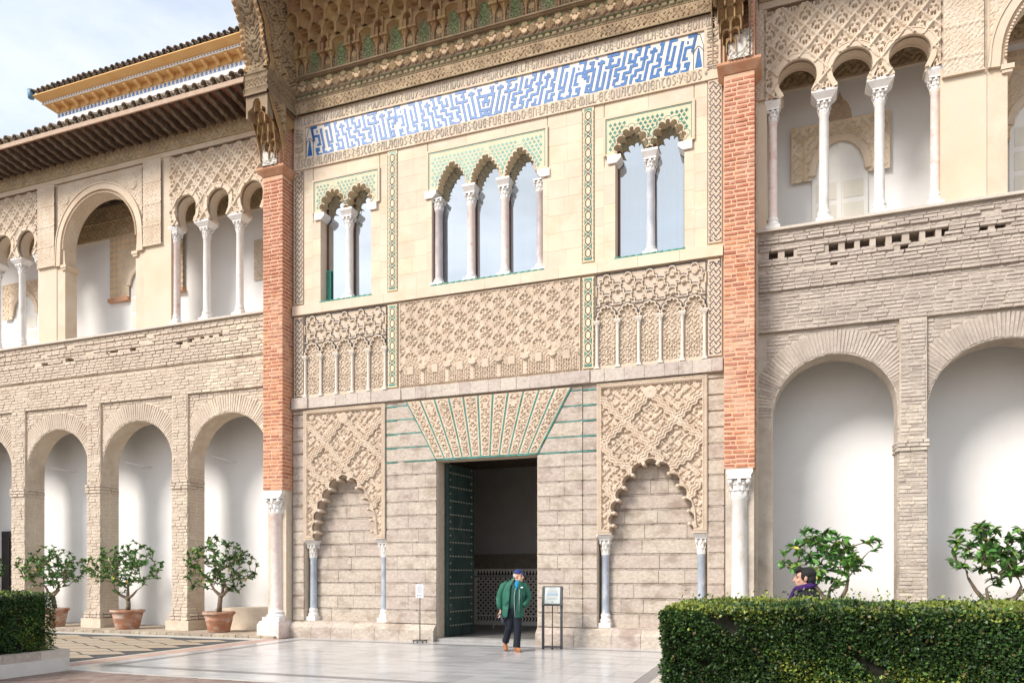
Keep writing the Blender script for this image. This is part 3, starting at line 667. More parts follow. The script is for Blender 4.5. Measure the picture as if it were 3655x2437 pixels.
def block(x0, x1, z0, z1, y=-.02, d=.08, m=None, name='stone_block', g=.006):
    m = m or M['stone']; k = (m.name, R.randrange(4))
    if k not in BLK:
        q = MB(); r = random.Random(len(BLK)); j = lambda: r.uniform(-.006, .006); flat = m.name in ('cream_ashlar',); e = .004 if flat else (.035 if name != 'stone_block' else .045); ex = .002 if flat else .006; rj = .01 if flat else .035
        f = [(-.5+ex, -.5+r.uniform(-rj,rj), -.5+e), (.5-ex, -.5+r.uniform(-rj,rj), -.5+e+j()*(not flat)), (.5-ex, -.5+r.uniform(-rj,rj), .5-e), (-.5+ex, -.5+r.uniform(-rj,rj), .5-e+j()*(not flat))]
        b_ = [(-.5, -.3, -.5), (.5, -.3, -.5), (.5, -.3, .5), (-.5, -.3, .5)]; h = [(p[0], .5, p[2]) for p in b_]
        q.add(f+b_+h, [(0,1,2,3),(4,5,1,0),(5,6,2,1),(6,7,3,2),(7,4,0,3),(8,9,5,4),(9,10,6,5),(10,11,7,6),(11,8,4,7)]); BLK[k] = q.mesh(name, m)
    return put(name, BLK[k], FA, ((x0+x1)/2, y+d/2+(R.uniform(-.001, .001) if m.name == 'cream_ashlar' else R.uniform(-.0015, .0015)), (z0+z1)/2), None, (x1-x0-(.0012 if m.name == 'cream_ashlar' else min(g,.002)), d, z1-z0-(.030 if name == 'stone_block' else .0015 if m.name == 'cream_ashlar' else g)))
for i in range(17):
    z0 = CZ[i]; z1 = CZ[i+1] if i < 16 else 5.88
    for s in (-1, 1):
        # beside the door: inner block row 1.29 .. 2.36 and the set-back strip 2.36 .. 2.69
        xi = 1.29
        if z0 > 4.3: xi = 1.28 + (max(z0, 4.385)-4.385)*.554 + .10
        if z0 > 4.2 and z0 < 4.45: pass
        parts = [xi, 2.36]
        w_ = 2.36 - xi
        if w_ > .7: parts = [xi, xi + w_*R.choice((.28, .45, .6, .72)), 2.36]
        if z0 > 4.3:
            # sloping end against the lintel
            xb = 1.30 + (z0-4.385)*.554; xt = 1.30 + (z1-4.385)*.554
            if z0 > 4.5 or True:
                mm_ = M['stone']; q = MB(); pts = [(s*max(xb,1.29), z0+.02), (s*2.355, z0+.02), (s*2.355, z1-.012), (s*min(xt, 2.34), z1-.012)]
                if min(xt, 2.34) < 2.3:
                    q.prism(pts if s > 0 else pts[::-1], -.02, .06); q.build('stone_block', mm_, FA)
        else:
            for a, b in zip(parts[:-1], parts[1:]): block(*sorted((s*a, s*b)), z0, z1)
        block(*sorted((s*2.365, s*2.69)), z0, z1, y=.0)
        block(*sorted((s*5.115, s*5.45)), z0, z1, y=-.01)
        if z0 < 4.3:
            n = R.choice((2, 3, 3, 4)); cuts = sorted(R.uniform(.15, .85) for _ in range(n-1)); cuts = [0] + [c for k, c in enumerate(cuts) if k == 0 or c - cuts[k-1] > .12] + [1]
            for a, b in zip(cuts[:-1], cuts[1:]): block(s*3.9-1.19+2.38*a, s*3.9-1.19+2.38*b, z0, z1, y=.295, d=.1)
for i in range(1, 13):      # raised bead along every bed joint
    for s in (-1, 1):
        for a, b, y in ((1.29, 2.36, -.013), (2.365, 2.69, .006), (5.115, 5.45, -.004), (2.71, 5.09, .30)):
            a, b = sorted((s*a, s*b)); n_ = max(1, int((b-a)/.5))
            for k in range(n_):
                put('joint_bead', UNIT.setdefault('bead', MB().box(-.5,.5,-.5,.5,-.5,.5,0,.08).mesh('joint_bead', M['stone'])), FA, (a+(b-a)*(k+.5)/n_, y+.02+R.uniform(-.003,.003), CZ[i]), None, ((b-a)/n_, .04, .020))
# green tile lines between the upper courses
for s in (-1, 1):
    for k, z in enumerate(CZ[12:17]):
        a = 1.30 + max(0, z-4.385)*.554; b = 2.69
        nn = int((b-a)/.17)
        for j in range(nn):
            x0, x1 = sorted((s*(a+(b-a)*j/nn), s*(a+(b-a)*(j+1)/nn)))
            put('green_tile', UNIT.setdefault('teal', MB().box(-.5,.5,-.5,.5,-.5,.5,0,.03).mesh('green_tile', mat('teal_strip', rgb(.04,.19,.155), rgb(.09,.29,.25), 14, .35, .1, 40, rnd=.3))), FA, ((x0+x1)/2, .01+(.015 if x0*s > 2.34 or x1*s > 2.36 else 0), z), None, (x1-x0-.004, .07, .026))
# plinth
for s in (-1, 1):
    x = 1.29
    while x < 5.4:
        l = min(R.uniform(.55, 1.0), 5.45-x)
        if 5.45-x-l < .25: l = 5.45-x
        q = MB(); a, b = sorted((s*x, s*(x+l))); a += .004; b -= .004
        q.add([(a, -.20, -.02), (b, -.20, -.02), (b, -.19, .27), (a, -.19, .27), (b, -.10, .35), (a, -.10, .35), (b, -.03, .40), (a, -.03, .40), (b, .1, .40), (a, .1, .40), (a,.1,-.02), (b,.1,-.02)], [(0,1,2,3),(3,2,4,5),(5,4,6,7),(7,6,8,9),(0,3,5,7,9,10),(1,11,8,6,4,2)])
        q.build('plinth_block', M['stone'], FA); x += l
    MB().box(*sorted((s*2.70, s*5.1)), -.02, .34, .385, .425).build('niche_ledge', M['stone'], FA)
# cornice of stone blocks
x = -5.43
while x < 5.42:
    l = R.uniform(.28, .52)
    if 5.43-x-l < .2: l = 5.43-x
    p_ = .045 if abs(x+l/2) < 5.0 and not 2.2 < abs(x+l/2) < 2.7 else .075
    block(x, x+l, 5.905, 6.215, -.03-p_, .25, M['corn'], 'cornice_block', .012); x += l
# ---- blind arches with carved lobed panels
for s in (-1, 1):
    c = s*3.9; out = lobed(BL[s], .42); ins = inside(out + [(c+.86, 2.4), (c-.86, 2.4)])
    pl_ = [[(0,5.62),(-.556,4.99),(-1.08,4.55)], [(0,5.62),(.556,4.99),(1.08,4.55)], [(-1.08,5.50),(-.556,4.99),(0,4.40),(.556,4.99),(1.08,5.50)], [(-1.08,4.55),(-.85,4.18),(-.42,3.93)], [(1.08,4.55),(.85,4.18),(.42,3.93)], [(0,4.40),(-.22,4.15)], [(0,4.40),(.22,4.15)], [(-1.0,3.55),(-.80,3.25)], [(1.0,3.55),(.80,3.25)]]
    def f(u, v, c=c, s=s, cu=BL[s]):
        x = u-c; d = np.full_like(u, 9.)
        for p in pl_: d = np.minimum(d, segdist(x, v, p, .022, .19))
        da = segdist(u, v, cu); 
        dring = np.abs(np.hypot(x, v-5.60)-.085)
        band = .085*(1-sst(.078, .095, d)) * (1-.28*(np.abs(np.abs(d)-.034) < .011))
        aband = .085*(1-sst(.135, .165, da)) * (1-.2*(np.abs(((da*22) % 1)-.5) < .16)*(da > .03))
        # leaf scrolls in the fields, mirrored about the axis
        xa = np.abs(x); g = -.032 + .066*sst(.36, .46, np.abs(np.sin(xa*16+1.5*np.sin(v*13))*np.sin(v*15+1.4*np.sin(xa*14)))*.7+np.abs(np.sin(xa*30+2*np.sin(v*21)))*np.abs(np.sin(v*26+1.7*np.sin(xa*19)))*.5) + .012*swirl(xa, v, 34, 1.)
        fr = np.minimum(1.20-xa, np.minimum(5.875-v, v-2.515))
        edge = np.where(fr < .10, .085*(1-.3*(np.abs(((fr*34) % 1)-.5) < .2)), 0)
        bl_ = np.maximum(np.where(d < .096, band, -1), np.where(da < .166, aband, -1)); h = np.maximum(np.maximum(np.where(bl_ > 0, -1, g), bl_), .09*(1-sst(.05, .07, dring)))
        h = np.where(fr < .10, edge, h)
        h += .003*fbm(u, v, 3, 3, 40)
        return h-.03, np.ones(u.shape+(3,))
    me_ = hf('carved_panel', c-1.21, c+1.21, 2.51, 5.88, .0, f, M['relief2'], FA, st=.0115, mask=lambda x, z: ~ins(x, z))
    q = MB(); q.prism([(c+1.2, 2.515), (c+1.2, 5.87), (c-1.2, 5.87), (c-1.2, 2.515)] + out, .045, .30); q.build('panel_body', M['relief2'], FA)
    # rolled lobe edges
    q = MB()
    for p in BL[s][1:-1]: q.tube([(p[0], -.06, p[1]), (p[0], .3, p[1])], .042, 8)
    q.build('lobe_bosses', M['relief2'], FA, kind='stuff')
    for xx in (c-1.06, c+1.06):
        column(FA, xx, .20, .40, 2.42, .088, M['bluem'], M['marble'], .34, .36, (.175, .12, 2.40, 2.51, .0, .34))
# ---- lintel: eleven carved voussoirs and green strips
for k in range(11):
    t0 = -1 + 2*k/11; t1 = -1 + 2*(k+1)/11; g = .018
    b0, b1, a0, a1 = 1.28*t0+g, 1.28*t1-g, 2.10*t0+g*1.3, 2.10*t1-g*1.3
    nu, nv = 22, 118; Tt, Zz = np.meshgrid(np.linspace(0, 1, nu), np.linspace(4.425, 5.86, nv)); q_ = (Zz-4.385)/1.48
    L_ = b0+(a0-b0)*q_; R_ = b1+(a1-b1)*q_; Xx = L_+(R_-L_)*Tt; wd = R_-L_
    e = np.minimum(np.minimum(Tt, 1-Tt)*wd, np.minimum(Zz-4.425, 5.86-Zz)); xm = np.abs(Tt-.5)*wd
    h = np.where(e < .035, .03, -.012+.050*swirl(xm*1.0, Zz+k*.37, 30, .3*k) + .006)
    if k % 2 == 1 or k == 5: h = np.where(((xm/.06)**2+((Zz-5.62)/.075)**2) < 1, .04, h)
    put('voussoir', gridmesh('voussoir', Xx, -.015-h, Zz, M['relief2']), FA)
lt = MB(); lt.prism([(p[0], p[1]) for p in (TRAP[0], TRAP[3], TRAP[2], TRAP[1])], .0, .338); lt.build('lintel_body', M['relief2'], FA)
for k in range(12):
    t = -1+2*k/11; b = 1.28*t; a = 2.10*t
    for j in range(9):
        z0 = 4.40+1.46*j/9; z1 = z0+1.46/9-.004; xa, xb = b+(a-b)*(z0-4.385)/1.48, b+(a-b)*(z1-4.385)/1.48
        q = MB(); q.prism([(xa-.013, z0), (xa+.013, z0), (xb+.013, z1), (xb-.013, z1)], -.045, .01); q.build('green_strip', M['teal'] if (j+k) % 3 else M['green'], FA)
for j in range(16): put('green_tile', UNIT['teal'], FA, (-1.26+2.52*(j+.5)/16, -.02, 4.40), None, (2.52/16-.006, .05, .03))
# ---- relief zone above the cornice
zoneb = MB(); zoneb.box(-5.45, 5.45, .02, .6, 6.21, 8.36); zoneb.build('relief_backing', M['relief'], FA)
def cpanel(u, v):
    S_ = .331; i = np.round(u/S_); par = np.mod(i, 2); du = u-i*S_; P_ = .43; dv = (((v-6.95-par*P_/2)/P_+.5) % 1-.5)*P_
    ad = np.abs(du); og = .083*(1+np.cos(2*PI*dv/P_)); d = np.abs(ad-og)
    r = np.hypot(du, dv+.02); th = np.arctan2(du, dv+.02)
    slot = (r > .03) & (r < .115) & (np.cos(7*th+.4) < -.30); bud = np.hypot(du, (dv-.115)*.8) < .032; bud2 = np.hypot(np.abs(du)-.062, dv+.10) < .026
    h = .022*(1-sst(.018, .03, d))*(1-.5*(d < .007)) + .010*swirl(du, dv, 40, .2) - .040*slot + .012*(r < .03) + .018*(bud | bud2) - .03*((np.abs(du) < .016) & (np.abs(dv-.165) < .02)) - .028*((np.hypot(np.abs(du)-.125, dv-.02) < .022) | (np.hypot(np.abs(du)-.105, dv+.145) < .02))
    S2 = .662; j = np.round(u/S2); x = np.abs(u-j*S2); colz = .331-x
    niche = v < 6.95-.9*np.maximum(0, x-.05)
    kuf = .028*((np.abs(((u*17) % 1)-.5) < .26) & (v < 6.6)) + .026*swirl(x, v, 38, .7)
    low = np.where(colz < .045, .05*(v < 6.72) + .06*((v > 6.60)&(v < 6.72)), np.where(niche & (v < 6.95), kuf, h))
    low = np.where((colz < .09) & (v > 6.64) & (v < 6.74), .06, low)
    low = np.where((x < .085) & (np.abs(v-6.62) < .10), .055, low)
    sh = (x < .058) & (np.abs(v-6.62) < .075)
    h = np.where(v < 6.98, low, h); h = np.where(v < 6.26, .0, h)
    e = np.minimum(2.31-np.abs(u), 8.33-v); h = np.where(e < .025, .03, h)
    c = np.ones(u.shape+(3,)); 
    dia = (np.abs(du)+np.abs(dv-P_*.36)*.9 < .016) & (v > 7.0); c[dia] = (.10, .5, .45)
    c[(v < 6.98) & sh] = (1.02, 1.03, 1.05)
    return h, c
hf('carved_centre_panel', -2.31, 2.31, 6.215, 8.33, .0, cpanel, M['relief2'], FA, st=.0115)
shq = {}
def shield(parent, x, z, y, w_, kind):
    q = MB(); h = w_*1.2
    if kind == 'shield':
        q.prism([(x-w_/2, z+h/2), (x-w_/2, z-h*.1), (x-w_*.36, z-h*.34), (x, z-h/2), (x+w_*.36, z-h*.34), (x+w_/2, z-h*.1), (x+w_/2, z+h/2)][::1], y-.03, y+.02); 
        q.ribbon([(x-w_*.28, z+h*.26), (x+w_*.28, z-h*.22)], w_*.16, y-.04, .012)
    elif kind == 'castle':
        a = w_*.5; q.prism([(x-a, z-a), (x+a, z-a), (x+a, z-a*.55), (x+a*.8, z-a*.55), (x+a*.8, z+a*.1), (x+a*.8, z+a*.7), (x+a*.45, z+a*.7), (x+a*.45, z+a*.1), (x+a*.2, z+a*.1), (x+a*.2, z+a), (x-a*.2, z+a), (x-a*.2, z+a*.1), (x-a*.45, z+a*.1), (x-a*.45, z+a*.7), (x-a*.8, z+a*.7), (x-a*.8, z-a*.55), (x-a, z-a*.55)], y-.035, y+.02)
    else:
        a = w_*.5
        q.tube([(x-a*.9, y-.02, z+a*.9), (x-a*.75, y-.03, z+a*.2), (x-a*.5, y-.03, z+a*.1), (x+a*.3, y-.035, z+a*.35)], [(.008,.01), (.01,.01), (.018,.03), (.02,.034)], 6)
        q.lathe([(.001, z+a*.25), (.03, z+a*.4), (.032, z+a*.6), (.001, z+a*.8)], (x+a*.45, y-.01), 7)
        for lx, lz in ((-.5, -.7), (-.1, -.8), (.35, -.55), (.75, -.1)): q.tube([(x+a*(lx*.7), y-.02, z+a*.15), (x+a*lx, y-.025, z+a*lz*.6), (x+a*(lx+.15), y-.02, z+a*lz)], [.016, .012, .01], 5)
    q.build({'shield': 'shield', 'castle': 'castle', 'lion': 'lion'}[kind], M['relief'], parent)
for s in (-1, 1):
    c = s*3.875; x0, x1 = c-1.205, c+1.205; B_ = 2.41/5
    def f(u, v, x0=x0):
        k = ((u-x0)/B_) % 1-.5; x = np.abs(k)*B_
        arch = 7.62 - 1.15*np.maximum(0, x-.02) - .05*np.abs(np.cos(x*42))
        n = (v < arch) & (v > 6.30)
        g = -.02+.055*swirl(x+.03, v+.05*np.floor((u-x0)/B_), 33, .5) + .014*((np.abs(((u*19) % 1)-.5) < .25) & (v < 6.75))
        lob = (x > .0) & (v > 7.25) & n; rr = np.hypot(((x*15) % 1)-.5, ((v*13) % 1)-.5)
        h = np.where(n, np.where(x > .19, .0, g-.012), .018)
        return h-.02 + .003*fbm(u, v, 5, 3, 30), None
    hf('carved_side_panel', x0, x1, 6.215, 8.335, .0, f, M['relief'], FA, st=.0125)
    # stepped lattice of arches with dark inlay
    lat = MB(); inl = MB(); HC = B_/2
    for i in range(0, 11):
        xc = x0 + i*HC
        for j in range(0, 5):
            zc = 7.62 + .44*(j) - (.22 if i % 2 == 0 else 0) + .13
            if zc > 8.30 or (zc < 7.62): continue
            pts = [(-HC*.98, -.13), (-HC*.62, -.13), (-HC*.62, -.04), (-HC*.34, -.04)] + [(.082*cos(PI-PI*a/8), .02+.085*sin(PI*a/8)) for a in range(9)] + [(HC*.34, -.04), (HC*.62, -.04), (HC*.62, -.13), (HC*.98, -.13)]
            cl = lambda p: [(min(max(xc+a, x0+.01), x1-.01), min(zc+b, 8.32)) for a, b in p]
            dd = .0006*((i*7+j*3) % 11)
            lat.ribbon(cl(pts), .024, -.034-dd, .05); inl.ribbon([(a, min(b+.026, 8.325)) for a, b in cl(pts)], .020, -.031-dd, .05)
    lat.build('stepped_lattice', M['relief'], FA, kind='stuff'); inl.build('dark_inlay', M['navy'], FA, kind='stuff')
    kinds = ['castle', 'shield', 'lion']; q = 0
    for i in range(1, 10):
        for j in range(0, 4):
            zc = 7.62 + .44*j - (.22 if i % 2 == 0 else 0) + .13 - .02
            if zc > 8.27 or zc < 7.68: continue
            shield(FA, x0+i*HC, zc-.035, -.01, .13 if (i*2+j) % 3 == 1 else .11, kinds[(i*2+j) % 3])
    for i in range(5):   # lobed arch heads with dark inlay
        xc = x0 + B_*(i+.5); cu = [(-.20, 7.30), (-.165, 7.38), (-.11, 7.48), (-.04, 7.565), (.04, 7.565), (.11, 7.48), (.165, 7.38), (.20, 7.30)]
        o = lobed([(xc+a, b) for a, b in cu], .5); q = MB(); q.ribbon(o, .03, -.05, .05); q.build('lobed_arch', M['relief'], FA)
        q = MB(); q.ribbon([(xc+(p[0]-xc)*1.13, p[1]+.03) for p in o], .013, -.042, .03); q.build('arch_inlay', M['navy'], FA)
    for i in range(6):
        xc = x0 + .03 + (2.41-.06)*i/5
        column(FA, xc, -.03, 6.215, 7.28, .036, M['ivory'], M['ivory'], .09, .17, (.075, .05, 7.20, 7.28, -.1, .03))
    # frame
    q = MB(); q.ribbon([(x0+.012, 6.9), (x0+.012, 8.32), (x1-.012, 8.32), (x1-.012, 7.3)], .013, -.012, .02); q.build('panel_inlay', M['navy'], FA)
# ---- inlaid strips
def interlace(x0, x1, z0, z1, m, label):
    T = MB().box(x0, x1, -.035, .03, z0, z1).build('inlaid_strip', M['relief'], FA); wd = x1-x0; q = MB(); z = z0+.1; P_ = .137; k = 0
    X = lambda t: x0+wd*t
    while z < z1-.16:
        y = -.0375
        q.ribbon([(X(.24), z-.035), (X(.14), z-.02), (X(.14), z+.03), (X(.46), z+.125)], .020, y, .006)
        q.ribbon([(X(.44), z+.085), (X(.66), z-.0)], .020, y-.0003, .006)
        q.ribbon([(X(.62), z+.045), (X(.92), z+.13), (X(.92), z+.165), (X(.84), z+.185)], .020, y-.0006, .006)
        for t, dz in ((.3, .02), (.52, .02), (.82, .06), (.05, .05)): q.box(X(t)-.008, X(t)+.008, y, y+.006, z+dz-.008, z+dz+.008)
        z += P_
    q.ribbon([(X(.14), z1-.09), (X(.14), z1-.05), (X(.4), z1-.05), (X(.62), z1-.11)], .02, -.038, .006); q.ribbon([(X(.92), z1-.13), (X(.92), z1-.05), (X(.7), z1-.06)], .02, -.038, .006)
    q.ribbon([(X(.14), z0+.09), (X(.14), z0+.05), (X(.34), z0+.05)], .02, -.038, .006); q.ribbon([(X(.92), z0+.1), (X(.92), z0+.06), (X(.62), z0+.04), (X(.42), z0+.1)], .02, -.038, .006)
    q.build('interlace', m, T, kind='stuff')
def chain(x0, x1, z0, z1):
    T = MB().box(x0, x1, -.03, .03, z0, z1).build('inlaid_strip', M['creamp'], FA); xc = (x0+x1)/2; g = MB(); b = MB(); wv = MB(); y = -.033
    g.box(xc-.088, xc+.088, y, y+.004, z0+.03, z1-.03); g.build('green_field', M['green'], T)
    n = round((z1-z0-.1)/.29); P_ = (z1-z0-.1)/n
    def octo(zc, hw, hh, c=.035): return [(xc-hw+c, zc+hh), (xc+hw-c, zc+hh), (xc+hw, zc+hh-c), (xc+hw, zc-hh+c), (xc+hw-c, zc-hh), (xc-hw+c, zc-hh), (xc-hw, zc-hh+c), (xc-hw, zc+hh-c)]
    for i in range(n):
        zc = z0+.05+P_*(i+.5)
        wv.prism(octo(zc, +.080, P_*.40), y-.003, y, 0); b.ribbon(octo(zc, .056, P_*.32), .022, y-.006, .004, closed=True)
        g2 = MB()
        wv.prism(octo(zc+P_/2 if i < n-1 else zc, .05, P_*.15, .03), y-.0035, y, 0)
        if i < n-1: b.ribbon(octo(zc+P_/2, .033, P_*.10, .02), .014, y-.0065, .004, closed=True)
    k = z0+.03
    while k < z1-.1:
        for sx in (-1, 1): b.box(xc+sx*.123-.006, xc+sx*.123+.006, -.034, -.029, k, k+.085)
        k += .105
    wv.build('white_links', M['creamp'], T, kind='stuff'); b.build('dark_links', M['black'], T, kind='stuff')
for s in (-1, 1):
    for a, b in ((6.26, 8.31), (8.66, 12.13)):
        interlace(*sorted((s*5.12, s*5.40)), a, b, M['black'] if s < 0 else M['navy'], '')
        chain(*sorted((s*2.36, s*2.63)), a, b)
# ---- cream band and upper wall with window holes
for k in range(12):
    x0 = -5.43+10.86*k/12; block(x0, x0+10.86/12, 8.36, 8.605, -.075, .2, M['creamb'], 'band_stone', .003)
WIN = {}
WIN['l'] = (-4.60, -3.11, -4.81, -2.87, 11.77, [-4.225, -3.44], .335); WIN['c'] = (-1.42, 1.42, -1.52, 1.52, 11.88, [-.865, 0, .865], .36); WIN['r'] = (3.11, 4.62, 2.87, 4.82, 11.78, [3.48, 4.27], .345)
up = MB(); up.prism([(-5.45, 8.55), (5.45, 8.55), (5.45, 13.5), (-5.45, 13.5)], .012, .5, holes=[[(a, 8.62), (b, 8.62), (b, z-.08), (a, z-.08)] for a, b, _, _, z, _, _ in WIN.values()]); up.build('upper_wall', M['creamb'], FA)
# squared cream stones laid as thin facing blocks
for (a, b) in ((-5.10, -4.83), (-2.85, -2.645), (-2.345, -1.54), (1.54, 2.345), (2.645, 2.85), (4.84, 5.10)):
    z = 8.62; k = 0
    while z < 12.1:
        h = min(.40, 12.13-z); cuts = [a, b] if b-a < .45 else ([a, a+(b-a)*R.uniform(.35, .65), b])
        for c0, c1 in zip(cuts[:-1], cuts[1:]): block(c0, c1, z, z+h, -.012, .05, M['creamb'], 'cream_block', .0035)
        z += h
for key, (a, b, pa, pb, pz, arcs, hw) in WIN.items():
    for c0, c1 in ((pa-.02, a), (b, pb+.02)):
        z = 8.62
        while z < 10.7: block(c0, c1, z, min(z+.42, 10.93), -.0125, .05, M['creamb'], 'cream_block', .0035); z += .42
    nb = max(2, int((pb-pa)/.8))
    for k in range(nb): block(pa+(pb-pa)*k/nb, pa+(pb-pa)*(k+1)/nb, pz+.005, 12.13, -.0115, .05, M['creamb'], 'cream_block', .0035)
    # lobed arch panel
    zi = 10.94; outl = []; rim = []
    for cx in arcs:
        if key == 'c': cu = [(-.36, zi), (-.355, zi+.07), (-.335, zi+.15), (-.30, zi+.25), (-.245, zi+.345), (-.175, zi+.435), (-.085, zi+.525), (.0, zi+.60), (.085, zi+.525), (.175, zi+.435), (.245, zi+.345), (.30, zi+.25), (.335, zi+.15), (.355, zi+.07), (.36, zi)]; bl = .42
        else: cu = [(-hw, zi), (-hw+.02, zi+.045), (-.245, zi+.19), (-.155, zi+.36), (-.055, zi+.475), (.055, zi+.475), (.155, zi+.36), (.245, zi+.19), (hw-.02, zi+.045), (hw, zi)]; bl = .78
        cu = [(cx+x, z) for x, z in cu]
        if key == 'c': o = lobed(cu, bl)
        else: o = [cu[0]] + lobed(cu[1:-1], bl) + [cu[-1]]
        outl += o; rim.append(o)
    PP = MB(); PP.prism([(pb, zi), (pb, pz), (pa, pz), (pa, zi)] + outl, -.035, .27, back=True); AP = PP.build('window_arch_panel', M['creamp'] if 'creamp' in M else M['cream'], FA)
    insd = [inside(o) for o in rim]; q = MB(); y = -.038
    for o, cx in zip(rim, arcs):
        q.ribbon([(cx+(p[0]-cx)*1.16, p[1]+.035+(.03 if p[1] > zi+.4 else 0)) for p in o[2:-2]], .012, y, .006)
        for k in (-1, 0, 1): pass
    zf = np.arange(zi+.14, pz-.12, .088)
    for iz, zz in enumerate(zf):      # drop-shaped green tiles in the spandrels
        for xx in np.arange(pa+.135+(.052 if iz % 2 else 0), pb-.12, .104):
            ok = True
            for cx in arcs:
                dx = abs(xx-cx); top = zi+.74-(dx*1.45 if key != 'c' else dx*1.6)
                if zz < top+.05 and dx < .48: ok = False
            if ok: q.prism([(xx, zz-.048), (xx+.043, zz-.002), (xx+.022, zz+.016), (xx, zz+.048), (xx-.022, zz+.016), (xx-.043, zz-.002)], y-.001, y+.004)
    q.build('green_inlay', M['teal'] if key == 'c' else M['green'], AP, kind='stuff')
    q = MB(); q.ribbon([(pa+.05, zi+.06), (pa+.05, pz-.05), (pb-.05, pz-.05), (pb-.05, zi+.06)], .014, y-.0015, .006); q.build('green_line', M['teal'], AP)
    q = MB(); q.ribbon([(pa+.0, zi), (pa+.0, pz), (pb-.0, pz), (pb-.0, zi)], .05, -.055, .03); q.build('panel_moulding', M['cream'], AP)
    for o in rim:
        q = MB(); q.ribbon(o[1:-1], .022, -.048, .014); q.build('lobe_edge', M['cream'], AP)
    # imposts at the sides
    for xx, sg in ((a, 1), (b, -1)):
        q = MB(); x_in = xx+sg*.13; x_o = xx-sg*.17
        lo, hi = sorted((x_o, x_in)); q.prism([(lo+(.1 if sg < 0 else .0), 10.76), (hi-(.1 if sg > 0 else 0), 10.76), (hi, 10.85), (hi, 10.935), (lo, 10.935), (lo, 10.85)], -.055, .26); q.build('impost_block', M['marble'], FA)
    if key == 'c':
        for xx, m in ((-1.30, M['mauve']), (-.435, M['pinkm']), (.435, M['pinkm']), (1.31, M['mauve'])):
            column(FA, xx, .14, 8.655, 10.765, .10, m, M['marble'], .16, .27, (.165, .12, 10.765, 10.935, -.05, .26) if abs(xx) < 1 else None)
    else:
        xx = (arcs[0]+arcs[1])/2; column(FA, xx, .14, 8.655, 10.765, .098, M['marble'] if key == 'l' else M['bluem2'] if 'bluem2' in M else M['marble'], M['marble'], .16, .27, (.18, .12, 10.765, 10.935, -.05, .26))
    nn = round((b-a)/.155)
    for k in range(nn): put('sill_tile', UNIT.setdefault('gt', MB().box(-.5,.5,-.5,.5,-.5,.5,0,.04).mesh('sill_tile', M['green'])), FA, (a-.02+(b-a+.04)*(k+.5)/nn, .1, 8.628), None, ((b-a+.04)/nn-.006, .30, .05))
    # glazing, frame, curtains
    q = MB(); q.add([(a, .285, 8.6), (b, .285, 8.6), (b, .285, pz), (a, .285, pz)], [(0,1,2,3)]); q.build('window_glass', M['glass'], FA)
    q = MB(); 
    for xx in ([a+.02] + [(arcs[i]+arcs[i+1])/2+.07 for i in range(len(arcs)-1)] + [b-.02]): q.box(xx-.022, xx+.022, .262, .33, 8.6, pz-.1)
    q.build('window_frame', mat('brown_frame', rgb(.13,.055,.04), rgb(.17,.08,.06), 5, .6, .1, 40), FA, kind='stuff')
    cm = MB(); n_ = 60
    for k in range(n_):
        x0_ = a+(b-a)*k/n_; x1_ = a+(b-a)*(k+1)/n_
        cm.add([(x0_, .50+.03*sin(k*1.1), 8.5), (x1_, .50+.03*sin((k+1)*1.1), 8.5), (x1_, .50+.03*sin((k+1)*1.1), 12), (x0_, .50+.03*sin(k*1.1), 12)], [(0,1,2,3)], 0, True)
    cm.build('curtain', mat('pale_curtain', rgb(.62,.68,.70), rgb(.7,.75,.77), 2, .9, 0, 10), FA)
    if key in 'lc':
        q = MB(); xs_ = a+.05
        q.box(xs_-.02, xs_+.10, .23, .25, 8.62, 9.55 if key == 'l' else 9.3)
        q.build('green_shutter', M['green'], FA)
    MB().box(a-.1, b+.1, .5, 2.5, 8.4, 8.58).build('window_floor', M['woodd'], FA)
KUF = [[(46,77),(30,77),(30,54),(30,42)],[(32,54),(46,54),(46,31),(37,31)],[(42,65),(46,65)],[(56,71),(56,18)],[(50,21),(53,21),(53,8),(59,8),(59,5),(73,5),(73,8),(79,8),(79,22),(73,22)],[(71,65),(71,19)],[(68,77),(83,77),(83,31),(73,31)],[(42,20),(33,20),(33,5),(47,5)],[(39,20),(39,13)],[(106,76),(99,76),(99,54),(104,54),(104,43),(98,43),(98,30),(111,30),(111,4)],[(109,64),(126,64)],[(117,72),(117,43),(125,43),(125,4),(137,4),(137,21)],[(90,21),(98,21),(98,10)],[(92,9),(109,9)],[(127,77),(135,77),(135,54),(135,31),(149,31),(149,21),(156,21),(156,4)],[(127,54),(145,54)],[(138,9),(146,9)],[(158,77),(149,77),(149,65),(156,65),(156,43)],[(147,43),(162,43),(162,31),(175,31),(175,20),(168,20),(168,8),(175,8),(175,5),(190,5),(190,8)],[(159,53),(169,53),(169,72)],[(182,79),(182,43)],[(173,43),(196,43),(196,31),(189,31),(189,20),(195,20),(195,9)],[(194,77),(223,77)],[(214,76),(214,54)],[(206,66),(214,66)],[(194,67),(194,53),(223,53)],[(208,51),(208,4)],[(221,45),(221,9),(231,9)],[(226,66),(243,66)],[(234,72),(234,4),(248,4),(248,55),(266,55),(266,41),(259,41),(259,30)],[(247,81),(247,76)],[(263,71),(254,71),(254,58)],[(248,22),(258,22),(258,10),(249,10)]]
